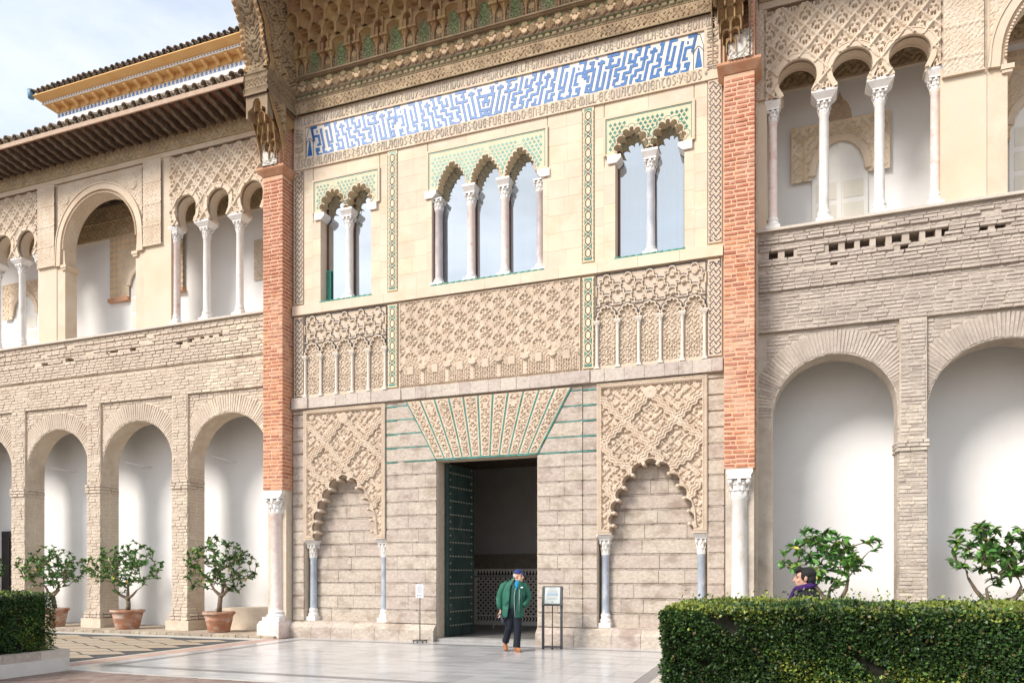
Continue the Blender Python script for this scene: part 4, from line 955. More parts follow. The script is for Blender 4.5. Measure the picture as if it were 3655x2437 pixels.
# ---- tile frieze with blocky blue lettering
fz = MB(); 
FZ = MB().box(-5.04, 5.04, -.012, .05, 12.42, 13.21).build('tile_frieze', M['tilew'], FA)
for k in range(20):
    for j in range(2): put('frieze_tile', UNIT.setdefault('ft', MB().box(-.5,.5,-.5,.5,-.5,.5).mesh('frieze_tile', mat('white_frieze_tile', rgb(.70,.64,.56), rgb(.76,.71,.64), 6, .35, .08, 40, spec=.35, rnd=.03))), FZ, (-5.04+10.08*(k+.5)/20, -.012, 12.42+.79*(j+.5)/2), None, (10.08/20-.003, .012, .79/2-.003))
for mo in range(4):
    q = MB(); sg = 1 if mo < 2 else -1
    for i, pl_ in enumerate(KUF):
        pts = []
        for a, b in pl_:
            X_ = -5.0+a/100; Z_ = 12.4+b/100; X_ -= .22*(Z_-12.42)
            X_ += 2.425 if mo % 2 == 1 else 0
            pts.append((sg*X_, Z_))
        pts = [p for k, p in enumerate(pts) if k == 0 or p != pts[k-1]]
        if len(pts) > 1: q.ribbon(pts, .064, -.0225-.00025*i-(.0001 if sg > 0 else 0), .006)
    q.build('kufic_lettering', M['blue'], FZ, kind='stuff')
for s in (-1, 1):
    x = s*4.92; q = MB(); q.prism([(x-.075, 12.47), (x+.075, 12.47), (x+.012, 12.88), (x-.012, 12.88)][::1], -.024, -.012); q.build('blue_spire', M['blue'], FZ)
    q = MB(); q.ribbon([(x-.11, 12.43), (x-.10, 12.85), (x-.11, 12.90), (x-.03, 13.17), (x+.03, 13.17), (x+.11, 12.90), (x+.10, 12.85), (x+.11, 12.43)], .012, -.0235, .01); q.ribbon([(x-.13, 12.78), (x-.02, 12.92), (x+.02, 12.92), (x+.13, 12.78)], .012, -.0245, .01); q.build('dark_outline', M['navy'], FZ)
# ---- stone frame with grey inscription
for k in range(18):
    a = -5.38+10.76*k/18; b = a+10.76/18
    block(a, b, 13.215, 13.535, -.055, .15, M['creamb'], 'frame_stone', .002)
    if True: block(a, b, 12.135, 12.415, -.055, .15, M['creamb'], 'frame_stone', .002)
for s in (-1, 1): 
    for k in range(2): block(*sorted((s*5.04, s*5.38)), 12.417+.398*k, 12.417+.398*(k+1), -.055, .15, M['creamb'], 'frame_stone', .002)
G_ = {  # rounded gothic capitals: (advance, strokes); stroke = (width, points)
 'A': (.74, [(.09, [(.12,0),(.16,.6),(.3,.85),(.62,1)]), (.16, [(.56,0),(.56,1)]), (.05, [(.16,.5),(.56,.5)]), (.05, [(.05,1),(.62,1)])]),
 'B': (.66, [(.16, [(.14,0),(.14,1)]), (.10, [(.14,1),(.42,.96),(.5,.78),(.4,.56),(.14,.53)]), (.12, [(.3,.54),(.55,.42),(.56,.18),(.42,.03),(.14,0)])]),
 'C': (.66, [(.17, [(.48,1),(.26,.92),(.13,.65),(.13,.35),(.26,.08),(.5,0)]), (.05, [(.54,1.02),(.54,-.02)])]),
 'D': (.72, [(.17, [(.14,.0),(.14,.72)]), (.07, [(.14,0),(.4,.0)]), (.16, [(.1,1),(.36,.92),(.56,.68),(.58,.35),(.48,.08),(.32,0)])]),
 'E': (.68, [(.17, [(.52,1),(.28,.93),(.13,.66),(.13,.34),(.28,.07),(.54,0)]), (.06, [(.13,.52),(.5,.52)]), (.05, [(.54,1.0),(.54,0)])]),
 'F': (.58, [(.16, [(.16,0),(.16,1)]), (.09, [(.16,.98),(.52,.98),(.52,.86)]), (.08, [(.16,.54),(.44,.54)])]),
 'G': (.70, [(.17, [(.54,.95),(.3,.98),(.13,.68),(.13,.34),(.28,.06),(.5,.05)]), (.14, [(.54,.04),(.54,.45)]), (.06, [(.36,.45),(.6,.45)])]),
 'H': (.68, [(.16, [(.14,0),(.14,1)]), (.12, [(.14,.56),(.36,.62),(.52,.46),(.52,.1),(.44,-.04)])]),
 'I': (.34, [(.17, [(.17,0),(.17,1)]), (.05, [(.06,1),(.28,1)]), (.05, [(.06,0),(.28,0)])]),
 'L': (.60, [(.16, [(.15,0),(.15,1)]), (.08, [(.15,.02),(.48,.04),(.55,.2)]), (.05, [(.05,1),(.26,1)])]),
 'M': (.96, [(.16, [(.3,1),(.16,.7),(.12,.35),(.26,.0)]), (.16, [(.48,0),(.48,1)]), (.14, [(.48,.95),(.7,.9),(.82,.6),(.82,.25),(.7,0)]), (.05, [(.26,1),(.52,1)])]),
 'N': (.72, [(.16, [(.15,0),(.15,1)]), (.13, [(.15,.9),(.42,.97),(.56,.7),(.56,.3),(.6,.02)])]),
 'O': (.74, [(.17, [(.36,1),(.18,.82),(.13,.5),(.18,.18),(.36,0)]), (.17, [(.36,1),(.54,.82),(.59,.5),(.54,.18),(.36,0)])]),
 'P': (.66, [(.16, [(.15,0),(.15,1)]), (.13, [(.15,.98),(.44,.94),(.54,.72),(.44,.48),(.15,.44)])]),
 'Q': (.76, [(.17, [(.36,1),(.18,.82),(.13,.5),(.18,.18),(.36,0)]), (.17, [(.36,1),(.54,.82),(.59,.5),(.54,.18),(.36,0)]), (.09, [(.36,.2),(.64,-.12)])]),
 'R': (.70, [(.16, [(.15,0),(.15,1)]), (.12, [(.15,.98),(.42,.94),(.5,.74),(.4,.53),(.15,.5)]), (.12, [(.34,.5),(.46,.12),(.62,.0)])]),
 'S': (.62, [(.06, [(.52,.86),(.48,.97),(.3,1),(.16,.86)]), (.18, [(.15,.82),(.24,.62),(.42,.42),(.5,.2)]), (.07, [(.49,.2),(.34,.02),(.16,.02),(.1,.16)])]),
 'T': (.64, [(.08, [(.06,.96),(.58,.96)]), (.17, [(.3,.94),(.16,.6),(.16,.26),(.32,.02),(.56,.06)])]),
 'U': (.72, [(.17, [(.15,1),(.15,.3),(.3,.02)]), (.16, [(.54,1),(.54,0)]), (.06, [(.3,.02),(.54,.06)])]),
 'V': (.70, [(.17, [(.12,1),(.15,.4),(.32,0)]), (.1, [(.32,0),(.56,.45),(.52,1)])]),
 'Y': (.68, [(.16, [(.12,1),(.16,.66),(.36,.46)]), (.1, [(.56,1),(.5,.66),(.34,.4),(.2,.0)])]),
 'Z': (.56, [(.09, [(.08,.86),(.16,.97),(.46,.94)]), (.12, [(.46,.94),(.14,.12)]), (.09, [(.14,.12),(.3,.02),(.48,.1)])]),
 '+': (.78, [(.09, [(.37,.02),(.37,.98)]), (.09, [(.04,.5),(.7,.5)]), (.07, [(.2,.98),(.54,.98)]), (.07, [(.2,.02),(.54,.02)]), (.07, [(.05,.32),(.05,.68)]), (.07, [(.69,.32),(.69,.68)])]),
 ':': (.24, [(.10, [(.12,.28),(.12,.38)]), (.10, [(.12,.64),(.12,.74)])]), ' ': (.22, []), '*': (.5, [(.16, [(.25,.3),(.25,.7)]), (.16, [(.08,.5),(.42,.5)])]),
}
def inscribe(txt, x0, x1, z0, h, vert=None, name='inscription'):
    tot = sum(G_[c][0] for c in txt); k = (x1-x0)/tot; q = MB(); x = x0; i = 0
    for c in txt:
        adv, st = G_[c]
        for w_, pts in st:
            i += 1; P2 = [(x+a*k, z0+b*h) for a, b in pts]; ww = w_*min(k, h)*1.0
            if vert == 'up': P2 = [(vert_x-(b-.5)*1.0, a) for a, b in []]
            q.ribbon(P2, ww, -.068-.00012*(i % 9), .006)
        x += adv*k
    return q
def turned(q, f):
    q.v = [f(v) for v in q.v]; return q
inscribe('ALTO:Z:MUY:NOBLE:Z:MUI:PODEROSO:Z:MUY:CONQUERIDOR:DON:PEDRO:POR:LA:GRACIA:DE:DIOS:REY:DE:CASTIELLA:ET:DE:LEON:MA', -5.30, 5.33, 13.275, .195).build('inscription', M['letter'], FA, kind='stuff')
inscribe('ESTOS:ALCAZARES:Z:ESTOS:PALACIOS:Z:ESTAS:PORTADAS:QUE:FUE:FECHO:EN:LA:ERA:DE:MILL:ET:QUATROCIENTOS:Y:DOS *', -5.30, 5.12, 12.185, .195).build('inscription', M['letter'], FA, kind='stuff')
turned(inscribe('+ EL:MUY', 0, .80, 0, .23), lambda v: (-5.10-v[2], v[1], 12.41+v[0])).build('inscription', M['letter'], FA, kind='stuff')
turned(inscribe('NDO:FAZER', 0, .92, 0, .22), lambda v: (5.10+v[2], v[1], 13.24-v[0])).build('inscription', M['letter'], FA, kind='stuff')
# ---- doorway, leaf, hall
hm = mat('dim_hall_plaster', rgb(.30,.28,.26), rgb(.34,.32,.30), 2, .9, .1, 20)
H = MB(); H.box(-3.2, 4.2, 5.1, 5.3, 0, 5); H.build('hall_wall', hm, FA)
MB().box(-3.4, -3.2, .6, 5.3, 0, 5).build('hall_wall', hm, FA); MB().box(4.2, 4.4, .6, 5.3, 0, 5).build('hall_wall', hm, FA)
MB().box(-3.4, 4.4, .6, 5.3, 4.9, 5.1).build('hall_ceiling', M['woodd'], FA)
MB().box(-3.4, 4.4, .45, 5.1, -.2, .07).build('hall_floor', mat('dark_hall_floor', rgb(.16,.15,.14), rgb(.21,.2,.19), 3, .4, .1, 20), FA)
MB().box(-1.27, 1.27, -.05, .45, -.2, .075).build('threshold', mat('grey_step_stone', rgb(.30,.29,.28), rgb(.38,.37,.35), 6, .7, .3, 30), FA)
for s in (-1, 1): MB().box(*sorted((s*1.272, s*1.50)), .341, .7, 0, 4.5).build('door_jamb', M['stone'], FA)
DA = MB().box(-3.2, 4.2, 5.06, 5.099, .07, 2.2).build('tile_dado', M['tilew'], FA)
q = MB()
for i in range(70):
    for j in range(14):
        x = -2.3+i*.082; z = .42+j*.082; h = .033 if (i+j) % 2 == 0 else .021
        q.box(x-h, x+h, 5.05, 5.06, z-h, z+h) if (i+j) % 2 == 0 else q.prism([(x-h,z),(x,z-h),(x+h,z),(x,z+h)], 5.05, 5.06)
for i in range(60):
    x = -2.3+i*.1; q.prism([(x-.045,1.60),(x+.045,1.60),(x+.02,1.70),(x,1.76),(x-.02,1.70)], 5.05, 5.06); q.prism([(x-.05,.20),(x,.20),(x+.05,.27),(x,.34),(x-.05,.34),(x,.27)], 5.05, 5.06)
q.build('dado_tiles', M['black'], DA, kind='stuff'); MB().box(-3.2, 4.2, 5.052, 5.062, 1.54, 1.57).build('dado_line', M['black'], DA)
MB().box(-3.2, 4.2, 5.03, 5.1, 1.80, 2.25).build('dado_frieze', mat('dark_carved_band', rgb(.16,.13,.10), rgb(.22,.18,.14), 9, .8, .8, 30), DA)
dw = mat('dark_green_door', rgb(.022,.042,.038), rgb(.045,.07,.062), 5, .5, .25, 40, c3=rgb(.10,.11,.095), sc3=3, t3=(.58,.72), stretch=(1,1,.3))
dpos = Vector((-1.215, .385, 0)); da = rad(81.6)
dl = put('door_leaf', MB().box(0, 1.25, -.05, .05, .09, 4.36).mesh('door_leaf', dw), FA, dpos, (0, 0, da), label='tall dark green studded door leaf folded inward')
def doorchild(name, mb, m, kind=None):
    o = bpy.data.objects.new(name, mb.mesh(name, m)); COL.objects.link(o); o.parent = dl; W[o.name] = dpos
    if kind: o['kind'] = kind
stm = mat('bronze_stud', rgb(.20,.19,.15), rgb(.28,.27,.22), 9, .4, .1, 40, metal=.6)
st = MB()
for j in range(12):
    z = .35+.345*j
    for i in range(9): st.lathe([(.028, 0), (.026, .012), (.014, .026), (.001, .03)], (0, 0), 7); nv = 28; base = st.v[-nv:]; st.v[-nv:] = [(.10+i*.125+p[0], -.05-p[2], z+p[1]) for p in base]
    for i in (0, 8): st.lathe([(.028, 0), (.026, .012), (.014, .026), (.001, .03)], (0, 0), 7); base = st.v[-28:]; st.v[-28:] = [(.10+i*.125+p[0], -.05-p[2], z+.17+p[1]) for p in base]
doorchild('door_studs', st, stm, 'stuff')
for j in range(1): doorchild('door_rail', MB().box(0, .06, -.062, -.05, .09, 4.36), dw)
# ---- brick piers with marble columns
def pier(s, label, mcol):
    T = thing('brick_pier', label, 'pier', (s*5.78, -.2, 0)); x0, x1 = sorted((s*5.47, s*6.08)); zb, zt = 3.80, 11.90
    MB().box(x0+.006, x1-.006, -.414, .155, zb, zt).build('pier_core', M['bmort'], T)
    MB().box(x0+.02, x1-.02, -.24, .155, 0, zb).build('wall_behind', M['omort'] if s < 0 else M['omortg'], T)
    it = []; z = zb+.05; k = 0; ch = .1215 if False else .0955
    while z < zt-.03:
        pat = [(0,.25),(.25,.5),(.5,.61)] if k % 2 == 0 else ([(0,.14),(.14,.24),(.24,.47),(.47,.61)] if k % 4 == 1 else [(0,.17),(.17,.42),(.42,.61)])
        j_ = R.uniform(-.03, .03); pat = [((a+j_ if a > 0 else 0), (b+j_ if b < .6 else .61)) for a, b in pat]
        for a, b in pat: it.append((x0+a+(b-a)/2, -.42+.05+R.uniform(-.005,.005), z+R.uniform(-.004,.004), b-a-.018, .1, .062*R.uniform(.88,1.12), R.uniform(-.014,.014)))
        sp = [(0,.24),(.24,.56)] if k % 2 else [(0,.12),(.12,.36),(.36,.56)]
        for a, b in sp: it.append((x1-.05+R.uniform(-.002,.002), -.42+a+(b-a)/2, z, b-a-.018, .1, .062*R.uniform(.92,1.06), 0, PI/2))
        z += ch; k += 1
    bricks('brick', it, M['brick'], T, 300, near=lambda t: -t[2]*(1 if False else -1))
    # flared cap and its upper brick block
    c = MB(); lo = [(x0-.01, -.43), (x1+.01, -.43), (x1+.01, .15), (x0-.01, .15)]; hi = [(x0-.13, -.56), (x1+.13, -.56), (x1+.13, .15), (x0-.13, .15)]
    prof = [(0, 11.91), (.12, 11.925), (.42, 11.965), (.85, 12.02), (1, 12.045), (1, 12.095)]
    vs = []
    for t, z in prof: vs += [(a[0]+(b[0]-a[0])*t, a[1]+(b[1]-a[1])*t, z) for a, b in zip(lo, hi)]
    fs = [(4*j+i, 4*j+(i+1)%4, 4*j+4+(i+1)%4, 4*j+4+i) for j in range(5) for i in range(4)] + [(20,21,22,23), (3,2,1,0)]
    c.add(vs, fs); c.build('flared_cap', M['terra'], T)
    MB().box(x0+.08, x1, -.55, .155, 12.096, 13.5).build('pier_head', M['bmort'], T)
    it = []; z = 12.14; k = 0
    while z < 13.46:
        for a, b in ([(0,.24),(.24,.48),(.48,.70)] if k % 2 else [(0,.12),(.12,.36),(.36,.60),(.60,.70)]): it.append((x1-.044, -.55+a+(b-a)/2, z, b-a-.016, .1, .06, 0, PI/2))
        for a, b in ([(.08,.3),(.3,.61)] if k % 2 else [(.08,.2),(.2,.4),(.4,.61)]): it.append((x0+a+(b-a)/2, -.555+.05, z, b-a-.016, .1, .06, 0))
        z += .0955; k += 1
    hm_ = [b.mesh('brick', M['brickp']) for b in BARS]
    for t in it: put('brick', R.choice(hm_), T, (t[0], t[1], t[2]), (0, 0, t[7] if len(t) > 7 else 0), (t[3], t[4], t[5]))
    # carved shield plaque standing on the cap
    def f(u, v): 
        du = u-(x0+x1)/2; r = np.hypot(du/.16, (v-12.38)/.19); return np.where(r < 1, .05, .035*swirl(u, v, 26, .3)), None
    hf('shield_plaque', x0+.10, x1-.04, 12.10, 12.66, -.565, f, M['plaque'], T, st=.0125)
    # column
    xc = (x0+x1)/2; S_ = column(T, xc, -.24, .42, 3.62, .165, mcol, M['marble'], .27, .42, None)
    q = MB(); lo = [(xc-.19, -.42), (xc+.19, -.42), (xc+.19, -.05), (xc-.19, -.05)]; hi = [(x0+.04, -.46+.06), (x1-.04, -.40), (x1-.04, -.02), (x0+.04, -.02)]
    vs = []
    for t, z in ((0, 3.60), (.25, 3.62), (.8, 3.70), (1, 3.71), (1, 3.80)): vs += [(a[0]+(b[0]-a[0])*t, a[1]+(b[1]-a[1])*t, z) for a, b in zip(lo, hi)]
    q.add(vs, [(4*j+i, 4*j+(i+1)%4, 4*j+4+(i+1)%4, 4*j+4+i) for j in range(4) for i in range(4)] + [(16,17,18,19),(3,2,1,0)]); q.build('abacus', M['marble'], S_)
    q = MB(); e = .05; a, b = x0-.03, x1+.03
    q.add([(a,-.62,-.01),(b,-.62,-.01),(b,0,-.01),(a,0,-.01),(a,-.62,.33),(b,-.62,.33),(b,0,.33),(a,0,.33),(a+e,-.62+e,.42),(b-e,-.62+e,.42),(b-e,0,.42),(a+e,0,.42)], [(0,1,5,4),(1,2,6,5),(3,0,4,7),(4,5,9,8),(5,6,10,9),(7,4,8,11),(8,9,10,11)]); q.build('plinth', M['pinkm'], T)
    return T
M['brickp'] = mat('faded_pink_brick', rgb(.46,.21,.14), rgb(.54,.28,.2), 9, .88, .3, 70, rnd=.12, c3=rgb(.6,.38,.3), sc3=3, t3=(.5,.7))
M['plaque'] = mat('white_carved_plaque', rgb(.60,.56,.50), rgb(.68,.64,.58), 6, .85, .2, 60, attr=True)
pier(-1, 'left red brick pier standing on a pink marble column', M['pinkm'])
pier(1, 'right red brick pier standing on a grey white marble column', M['marble'])
# ---------------------------------------------------------------- carved timber eaves of the portal
EV = thing('timber_eaves', 'dark carved timber eaves with honeycomb niches over the portal', 'eaves', (0, -.5, 13.5))
def tint(c, mask, rgb_): c[mask] = rgb_
def band1(u, v):
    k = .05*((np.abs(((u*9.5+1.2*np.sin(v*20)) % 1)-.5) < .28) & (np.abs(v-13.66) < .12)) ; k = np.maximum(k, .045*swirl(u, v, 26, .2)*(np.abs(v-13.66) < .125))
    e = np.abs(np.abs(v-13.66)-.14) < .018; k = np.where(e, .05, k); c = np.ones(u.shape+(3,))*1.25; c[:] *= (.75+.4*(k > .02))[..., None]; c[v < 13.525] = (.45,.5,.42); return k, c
def band2(u, v):
    a = ((u/.165) % 1-.5); b = v-13.82; arch = (np.abs(a) < .36-.9*np.maximum(0, b-.07)) & (b < .14) & (b > .06); c = np.ones(u.shape+(3,))*1.15
    c[(b > .055) & ~arch] = (.42, .62, .50); bead = (np.abs(((u*22) % 1)-.5) < .3) & (b < .045) & (b > .012)
    return np.where(arch, .035, np.where(bead, .035, np.where(b > .145, .05, .0))), c
def band3(u, v):
    P_ = .81; a = ((u/P_) % 1-.5)*P_; b = v-14.0; c = np.ones(u.shape+(3,))*.95; h = .022*swirl(u, v, 30, .9)
    c[:] = (.80,.72,.76); 
    med = np.hypot(a-.2, b-.30) < .082; med2 = np.hypot(a+.2, b-.30) < .082; c[med | med2] = (1.3,1.25,1.15)
    dia = (np.abs(a)+np.abs(b-.17) < .145); c[dia] = (1.3,1.22,1.1); cas = (np.abs(np.abs(a)-.40)+np.abs(b-.17) < .145); c[cas] = (1.2,1.1,.95)
    wing = (np.hypot(np.abs(a)-.2, (b-.14)*1.3) < .075); wing2 = np.hypot(np.abs(np.abs(a)-.2)-.085, b-.2) < .035; c[wing | wing2] = (2.3,2.3,2.3)
    grn = (np.hypot(np.abs(a)-.30, b-.33) < .045) | (np.hypot(np.abs(a)-.10, b-.33) < .045); c[grn] = (.75,1.25,.9)
    h = np.where(med | med2, .05, h); h = np.where(dia | cas, .02+.03*swirl(a, b, 46), h); h = np.where(wing | wing2, .065, h); return h, c
MB().box(-5.44, 5.44, -.02, .5, 13.5, 14.42).build('eaves_beam', M['wood'], EV)
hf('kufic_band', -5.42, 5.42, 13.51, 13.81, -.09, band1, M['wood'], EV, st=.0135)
hf('beaded_band', -5.42, 5.42, 13.81, 13.99, -.115, band2, M['wood'], EV, st=.0135)
hf('castle_band', -5.42, 5.42, 13.99, 14.40, -.10, band3, M['wood'], EV, st=.0135)
q = MB(); q.box(-5.44, 5.44, -.24, .0, 14.40, 14.435); q.box(-5.44, 5.44, -.20, .0, 14.375, 14.40); q.build('ledge_moulding', M['wood'], EV)
def lat_back(u, v):
    P_ = .785; a = ((u/P_) % 1-.5)*P_; wide = np.abs(a) < .26; c = np.ones(u.shape+(3,))*1.1
    h = np.where(wide, .03*((np.abs(((u*15) % 1)-.5) < .26) | (np.abs(((v*9) % 1)-.5) < .16)) + .018*swirl(a, v, 26), .035*swirl(np.abs(np.abs(a)-.392), v, 28, .5))
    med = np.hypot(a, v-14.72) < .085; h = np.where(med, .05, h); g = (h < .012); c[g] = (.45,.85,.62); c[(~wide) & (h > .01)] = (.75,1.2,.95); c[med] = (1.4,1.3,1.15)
    return h, c
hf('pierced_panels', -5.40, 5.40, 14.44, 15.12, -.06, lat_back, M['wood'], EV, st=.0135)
MB().box(-5.44, 5.44, -.04, .5, 14.436, 16.6).build('eaves_back', M['woodd'], EV)
# colonnettes and tiers of niches
def niche(w_, h, d):
    """honeycomb cell: arched front plate with a hollow shell vault running back to the wall"""
    q = MB(); a = w_/2; r = a*.84; zs = h*.40
    ar = [(-r, 0), (-r, zs*.5), (-r, zs)] + [(r*cos(PI-PI*i/10), zs + (h*.86-zs)*sin(PI*i/10)) for i in range(1, 10)] + [(r, zs), (r, zs*.5), (r, 0)]
    q.prism([(-a, h), (-a, .0)] + ar + [(a, .0), (a, h)][::1], -d, -d+.03) if False else q.prism(([(-a, .0)] + ar + [(a, .0), (a, h), (-a, h)]), -d, -d+.035, back=True)
    n = len(ar); vs = [(x, -d+.03, z) for x, z in ar] + [(x*.72, -d*.35, z*.93) for x, z in ar] + [(x*.45, 0, z*.70+.02) for x, z in ar]
    q.add(vs, [(i, i+1, n+i+1, n+i) for i in range(n-1)] + [(n+i, n+i+1, 2*n+i+1, 2*n+i) for i in range(n-1)] + [tuple(range(2*n, 3*n))], 0, True)
    q.add([(-a, -d+.03, h), (a, -d+.03, h), (a, .05, h), (-a, .05, h)], [(0,1,2,3)]); q.add([(-a, -d+.03, 0), (-a, -d+.03, h), (-a*.9, .05, h), (-a*.9, .05, h*.3)], [(0,1,2,3)]); q.add([(a, -d+.03, 0), (a, -d+.03, h), (a*.9, .05, h), (a*.9, .05, h*.3)], [(0,1,2,3)])
    for sx in (-1, 1): q.add([(sx*a, -d, 0), (sx*r, -d, 0), (sx*(a+r)/2, -d+.02, -.07), (sx*a, -d+.035, 0), (sx*r, -d+.035, 0)], [(0,1,2),(3,2,4),(0,2,3),(1,4,2)])
    return q.mesh('niche', M['woodm'])
P_ = .785
NW, NN, NA, NC = niche(.53, .40, .17), niche(.27, .36, .20), niche(.392, .36, .20), niche(.24, .30, .2)
cn = MB().lathe([(.045, 0), (.045, .03), (.026, .05), (.026, .24), (.036, .26), (.036, .29), (.045, .33), (.085, .42), (.10, .44)], (0, 0), 9); cn.box(-.11, .11, -.14, .05, .44, .50); cn.box(-.09, .09, -.12, .05, .50, .68)
cnm = cn.mesh('colonnette', M['woodm'])
for i in range(-7, 8):
    for dx in (-.265, .265):
        x = i*P_+dx+(.13 if dx > 0 else -.13)*.0
        if abs(x) < 5.36: put('colonnette', cnm, EV, (x, -.13, 14.44))
for z, yb, off, mm_, sc_ in ((14.86, -.05, 0, NW, (1, 1, 1)), (14.96, -.08, P_/2, NN, (.98, 1, 1)), (15.24, -.16, P_/4, NA, (1, 1, 1)), (15.24, -.16, -P_/4, NA, (1, 1, 1)), (15.50, -.32, 0, NA, (1.08, 1, 1)), (15.50, -.32, P_/2, NA, (.92, 1, 1)), (15.78, -.47, P_/4, NA, (1, 1, 1)), (15.78, -.47, -P_/4, NA, (1, 1, 1))):
    for i in range(-7, 8):
        x = i*P_+off
        if abs(x) < 5.30: put('niche', mm_, EV, (x, yb-R.uniform(0,.012), z), None, sc_)
for z, y in ((15.2, -.13), (15.46, -.28), (15.74, -.44), (16.02, -.58)): MB().box(-5.44, 5.44, y, .0, z, z+.34).build('niche_backing', M['woodm'], EV)
hf('upper_frieze', -5.42, 5.42, 16.16, 16.55, -.90, lambda u, v: (.03*swirl(u, v, 22, .4)+.03*(np.abs(v-16.5) < .03), np.ones(u.shape+(3,))*.8), M['wood'], EV, st=.02)
MB().box(-5.44, 5.44, -.89, .0, 16.155, 16.6).build('upper_beam', M['woodd'], EV)
MB().box(-6.4, 6.4, -2.6, .5, 16.65, 16.8).build('eaves_soffit', M['woodd'], EV)
for i in range(22):
    x = -5.3+i*.505; MB().box(x-.06, x+.06, -2.5, -.9, 16.5, 16.65).build('eaves_joist', M['woodd'], EV)
# side brackets: beam, scroll and honeycomb pendant
def bracket(s, label):
    T = thing('eaves_bracket', label, 'bracket', (s*5.63, -.6, 13)); x0, x1 = sorted((s*5.29, s*5.97)); xm = (x0+x1)/2
    MB().box(x0+.03, x1-.03, -1.22, 0, 13.50, 14.05).build('bracket_beam', M['wood'], T)
    def fb(u, v): 
        e = np.abs(v-13.78); h = np.where((e > .09) & (e < .125), .035, np.where(e < .09, .03*swirl(u, v, 30, .2), np.where(np.abs(((u*24) % 1)-.5) < .3, .03, .006))); h = np.where(v > 14.0, .05, h); h = np.where(v < 13.54, .05, h); return h, np.ones(u.shape+(3,))*.82
    hf('beam_front', x0, x1, 13.48, 14.06, -1.225, fb, M['wood'], T, st=.0135)
    # carved flank facing the camera side
    nx, nz = 95, 230; Y_, Z_ = np.meshgrid(np.linspace(-2.6, 0, nx*2), np.linspace(12.1, 16.6, nz*2))
    def prof(z):   # forward edge of the bracket as a curve of height
        zz = np.array([12.05, 12.4, 12.8, 13.2, 13.48, 13.5, 14.06, 14.08, 14.3, 14.7, 15.1, 15.5, 16.0, 16.6]); yy = np.array([-.62, -.66, -.82, -1.08, -1.22, -1.27, -1.27, -1.20, -1.14, -1.30, -1.36, -1.62, -1.85, -2.4])
        return np.interp(z, zz, yy)
    for sx, xx in ((1, x1-.02), (-1, x0+.02)):
        h = .045*swirl(Y_*1.0+.1*np.sin(Z_*5), Z_, 15, .35) + .02*swirl(Y_, Z_, 34, .1)
        edge = np.abs(Y_-prof(Z_)); h = np.where(edge < .16, .03+.02*(np.abs(((edge*26) % 1)-.5) < .25), h)
        bm_ = (Z_ > 13.48) & (Z_ < 14.07); e = np.abs(Z_-13.78); h = np.where(bm_, np.where(e < .09, .03*swirl(Y_, Z_, 30, .2), np.where(e < .125, .05, np.where(np.abs(((Y_*24) % 1)-.5) < .3, .045, .02))), h); h = np.where(bm_ & (e > .24), .07, h)
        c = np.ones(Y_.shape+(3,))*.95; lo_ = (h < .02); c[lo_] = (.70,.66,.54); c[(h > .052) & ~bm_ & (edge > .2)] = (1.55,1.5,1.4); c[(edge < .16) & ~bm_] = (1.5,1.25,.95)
        yc = (Y_[:-1,:-1]+Y_[1:,1:])/2; zc = (Z_[:-1,:-1]+Z_[1:,1:])/2
        head = (zc < 13.48) & (yc > -.56)
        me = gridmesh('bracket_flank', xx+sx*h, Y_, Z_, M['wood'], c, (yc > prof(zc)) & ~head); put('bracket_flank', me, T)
    # solid scroll body
    zs = np.linspace(14.06, 16.6, 18); q = MB(); pts = [(float(prof(np.array([z]))[0]), float(z)) for z in zs] + [(0, 16.6), (0, 14.06)]
    q.prism(pts[::-1], x0+.03, x1-.03, ax='x', back=True); q.build('bracket_scroll', M['wood'], T)
    # carved front between two scalloped rims
    Xg, Zg = np.meshgrid(np.linspace(x0, x1, 50), np.linspace(14.07, 16.6, 190)); tx = (Xg-x0)/(x1-x0); rim = np.minimum(tx, 1-tx)
    hg = np.where(rim < .17, .05+.05*np.abs(np.sin(Zg*24))*(rim < .12), .04*swirl(np.abs(Xg-xm), Zg, 17, .5)); cg = np.ones(Xg.shape+(3,))*.78; cg[rim < .17] = (1.35, 1.2, .98)
    put('bracket_front', gridmesh('bracket_front', Xg, prof(Zg)-hg, Zg, M['wood'], cg), T)
    # honeycomb pendant
    MB().prism([(-.58, 12.62), (-.74, 12.8), (-.96, 13.1), (-1.12, 13.48), (0, 13.48), (0, 13.3), (-.5, 12.9), (-.5, 12.62)][::-1], x0+.10, x1-.10, ax='x', back=True).build('pendant_core', M['woodm'], T)
    for z, y, n, w_ in ((13.16, -.98, 3, .62), (12.95, -.84, 3, .56), (12.76, -.70, 3, .50), (12.57, -.60, 2, .42), (12.40, -.52, 2, .34), (12.24, -.46, 1, .20)):
        for i in range(n): put('niche', NC, T, (xm+(i-(n-1)/2)*w_/n, y, z), None, (w_/n/.24, 1, .86))
    lf, rt = x0+.02, x1-.02
    q = MB(); o = [(lf, 12.95), (lf+.05, 12.95), (lf+.05, 13.12), (xm-.13, 13.2), (xm-.10, 13.34), (xm-.04, 13.4), (xm+.04, 13.4), (xm+.10, 13.34), (xm+.13, 13.2), (rt-.05, 13.12), (rt-.05, 12.95), (rt, 12.95), (rt, 13.48), (lf, 13.48)]
    q.prism(o, -1.22, -1.0); q.build('pendant_frame', M['wood'], T)
    return T
bracket(-1, 'left carved timber bracket with honeycomb pendant holding up the eaves')
bracket(1, 'right carved timber bracket with honeycomb pendant above the right pier')
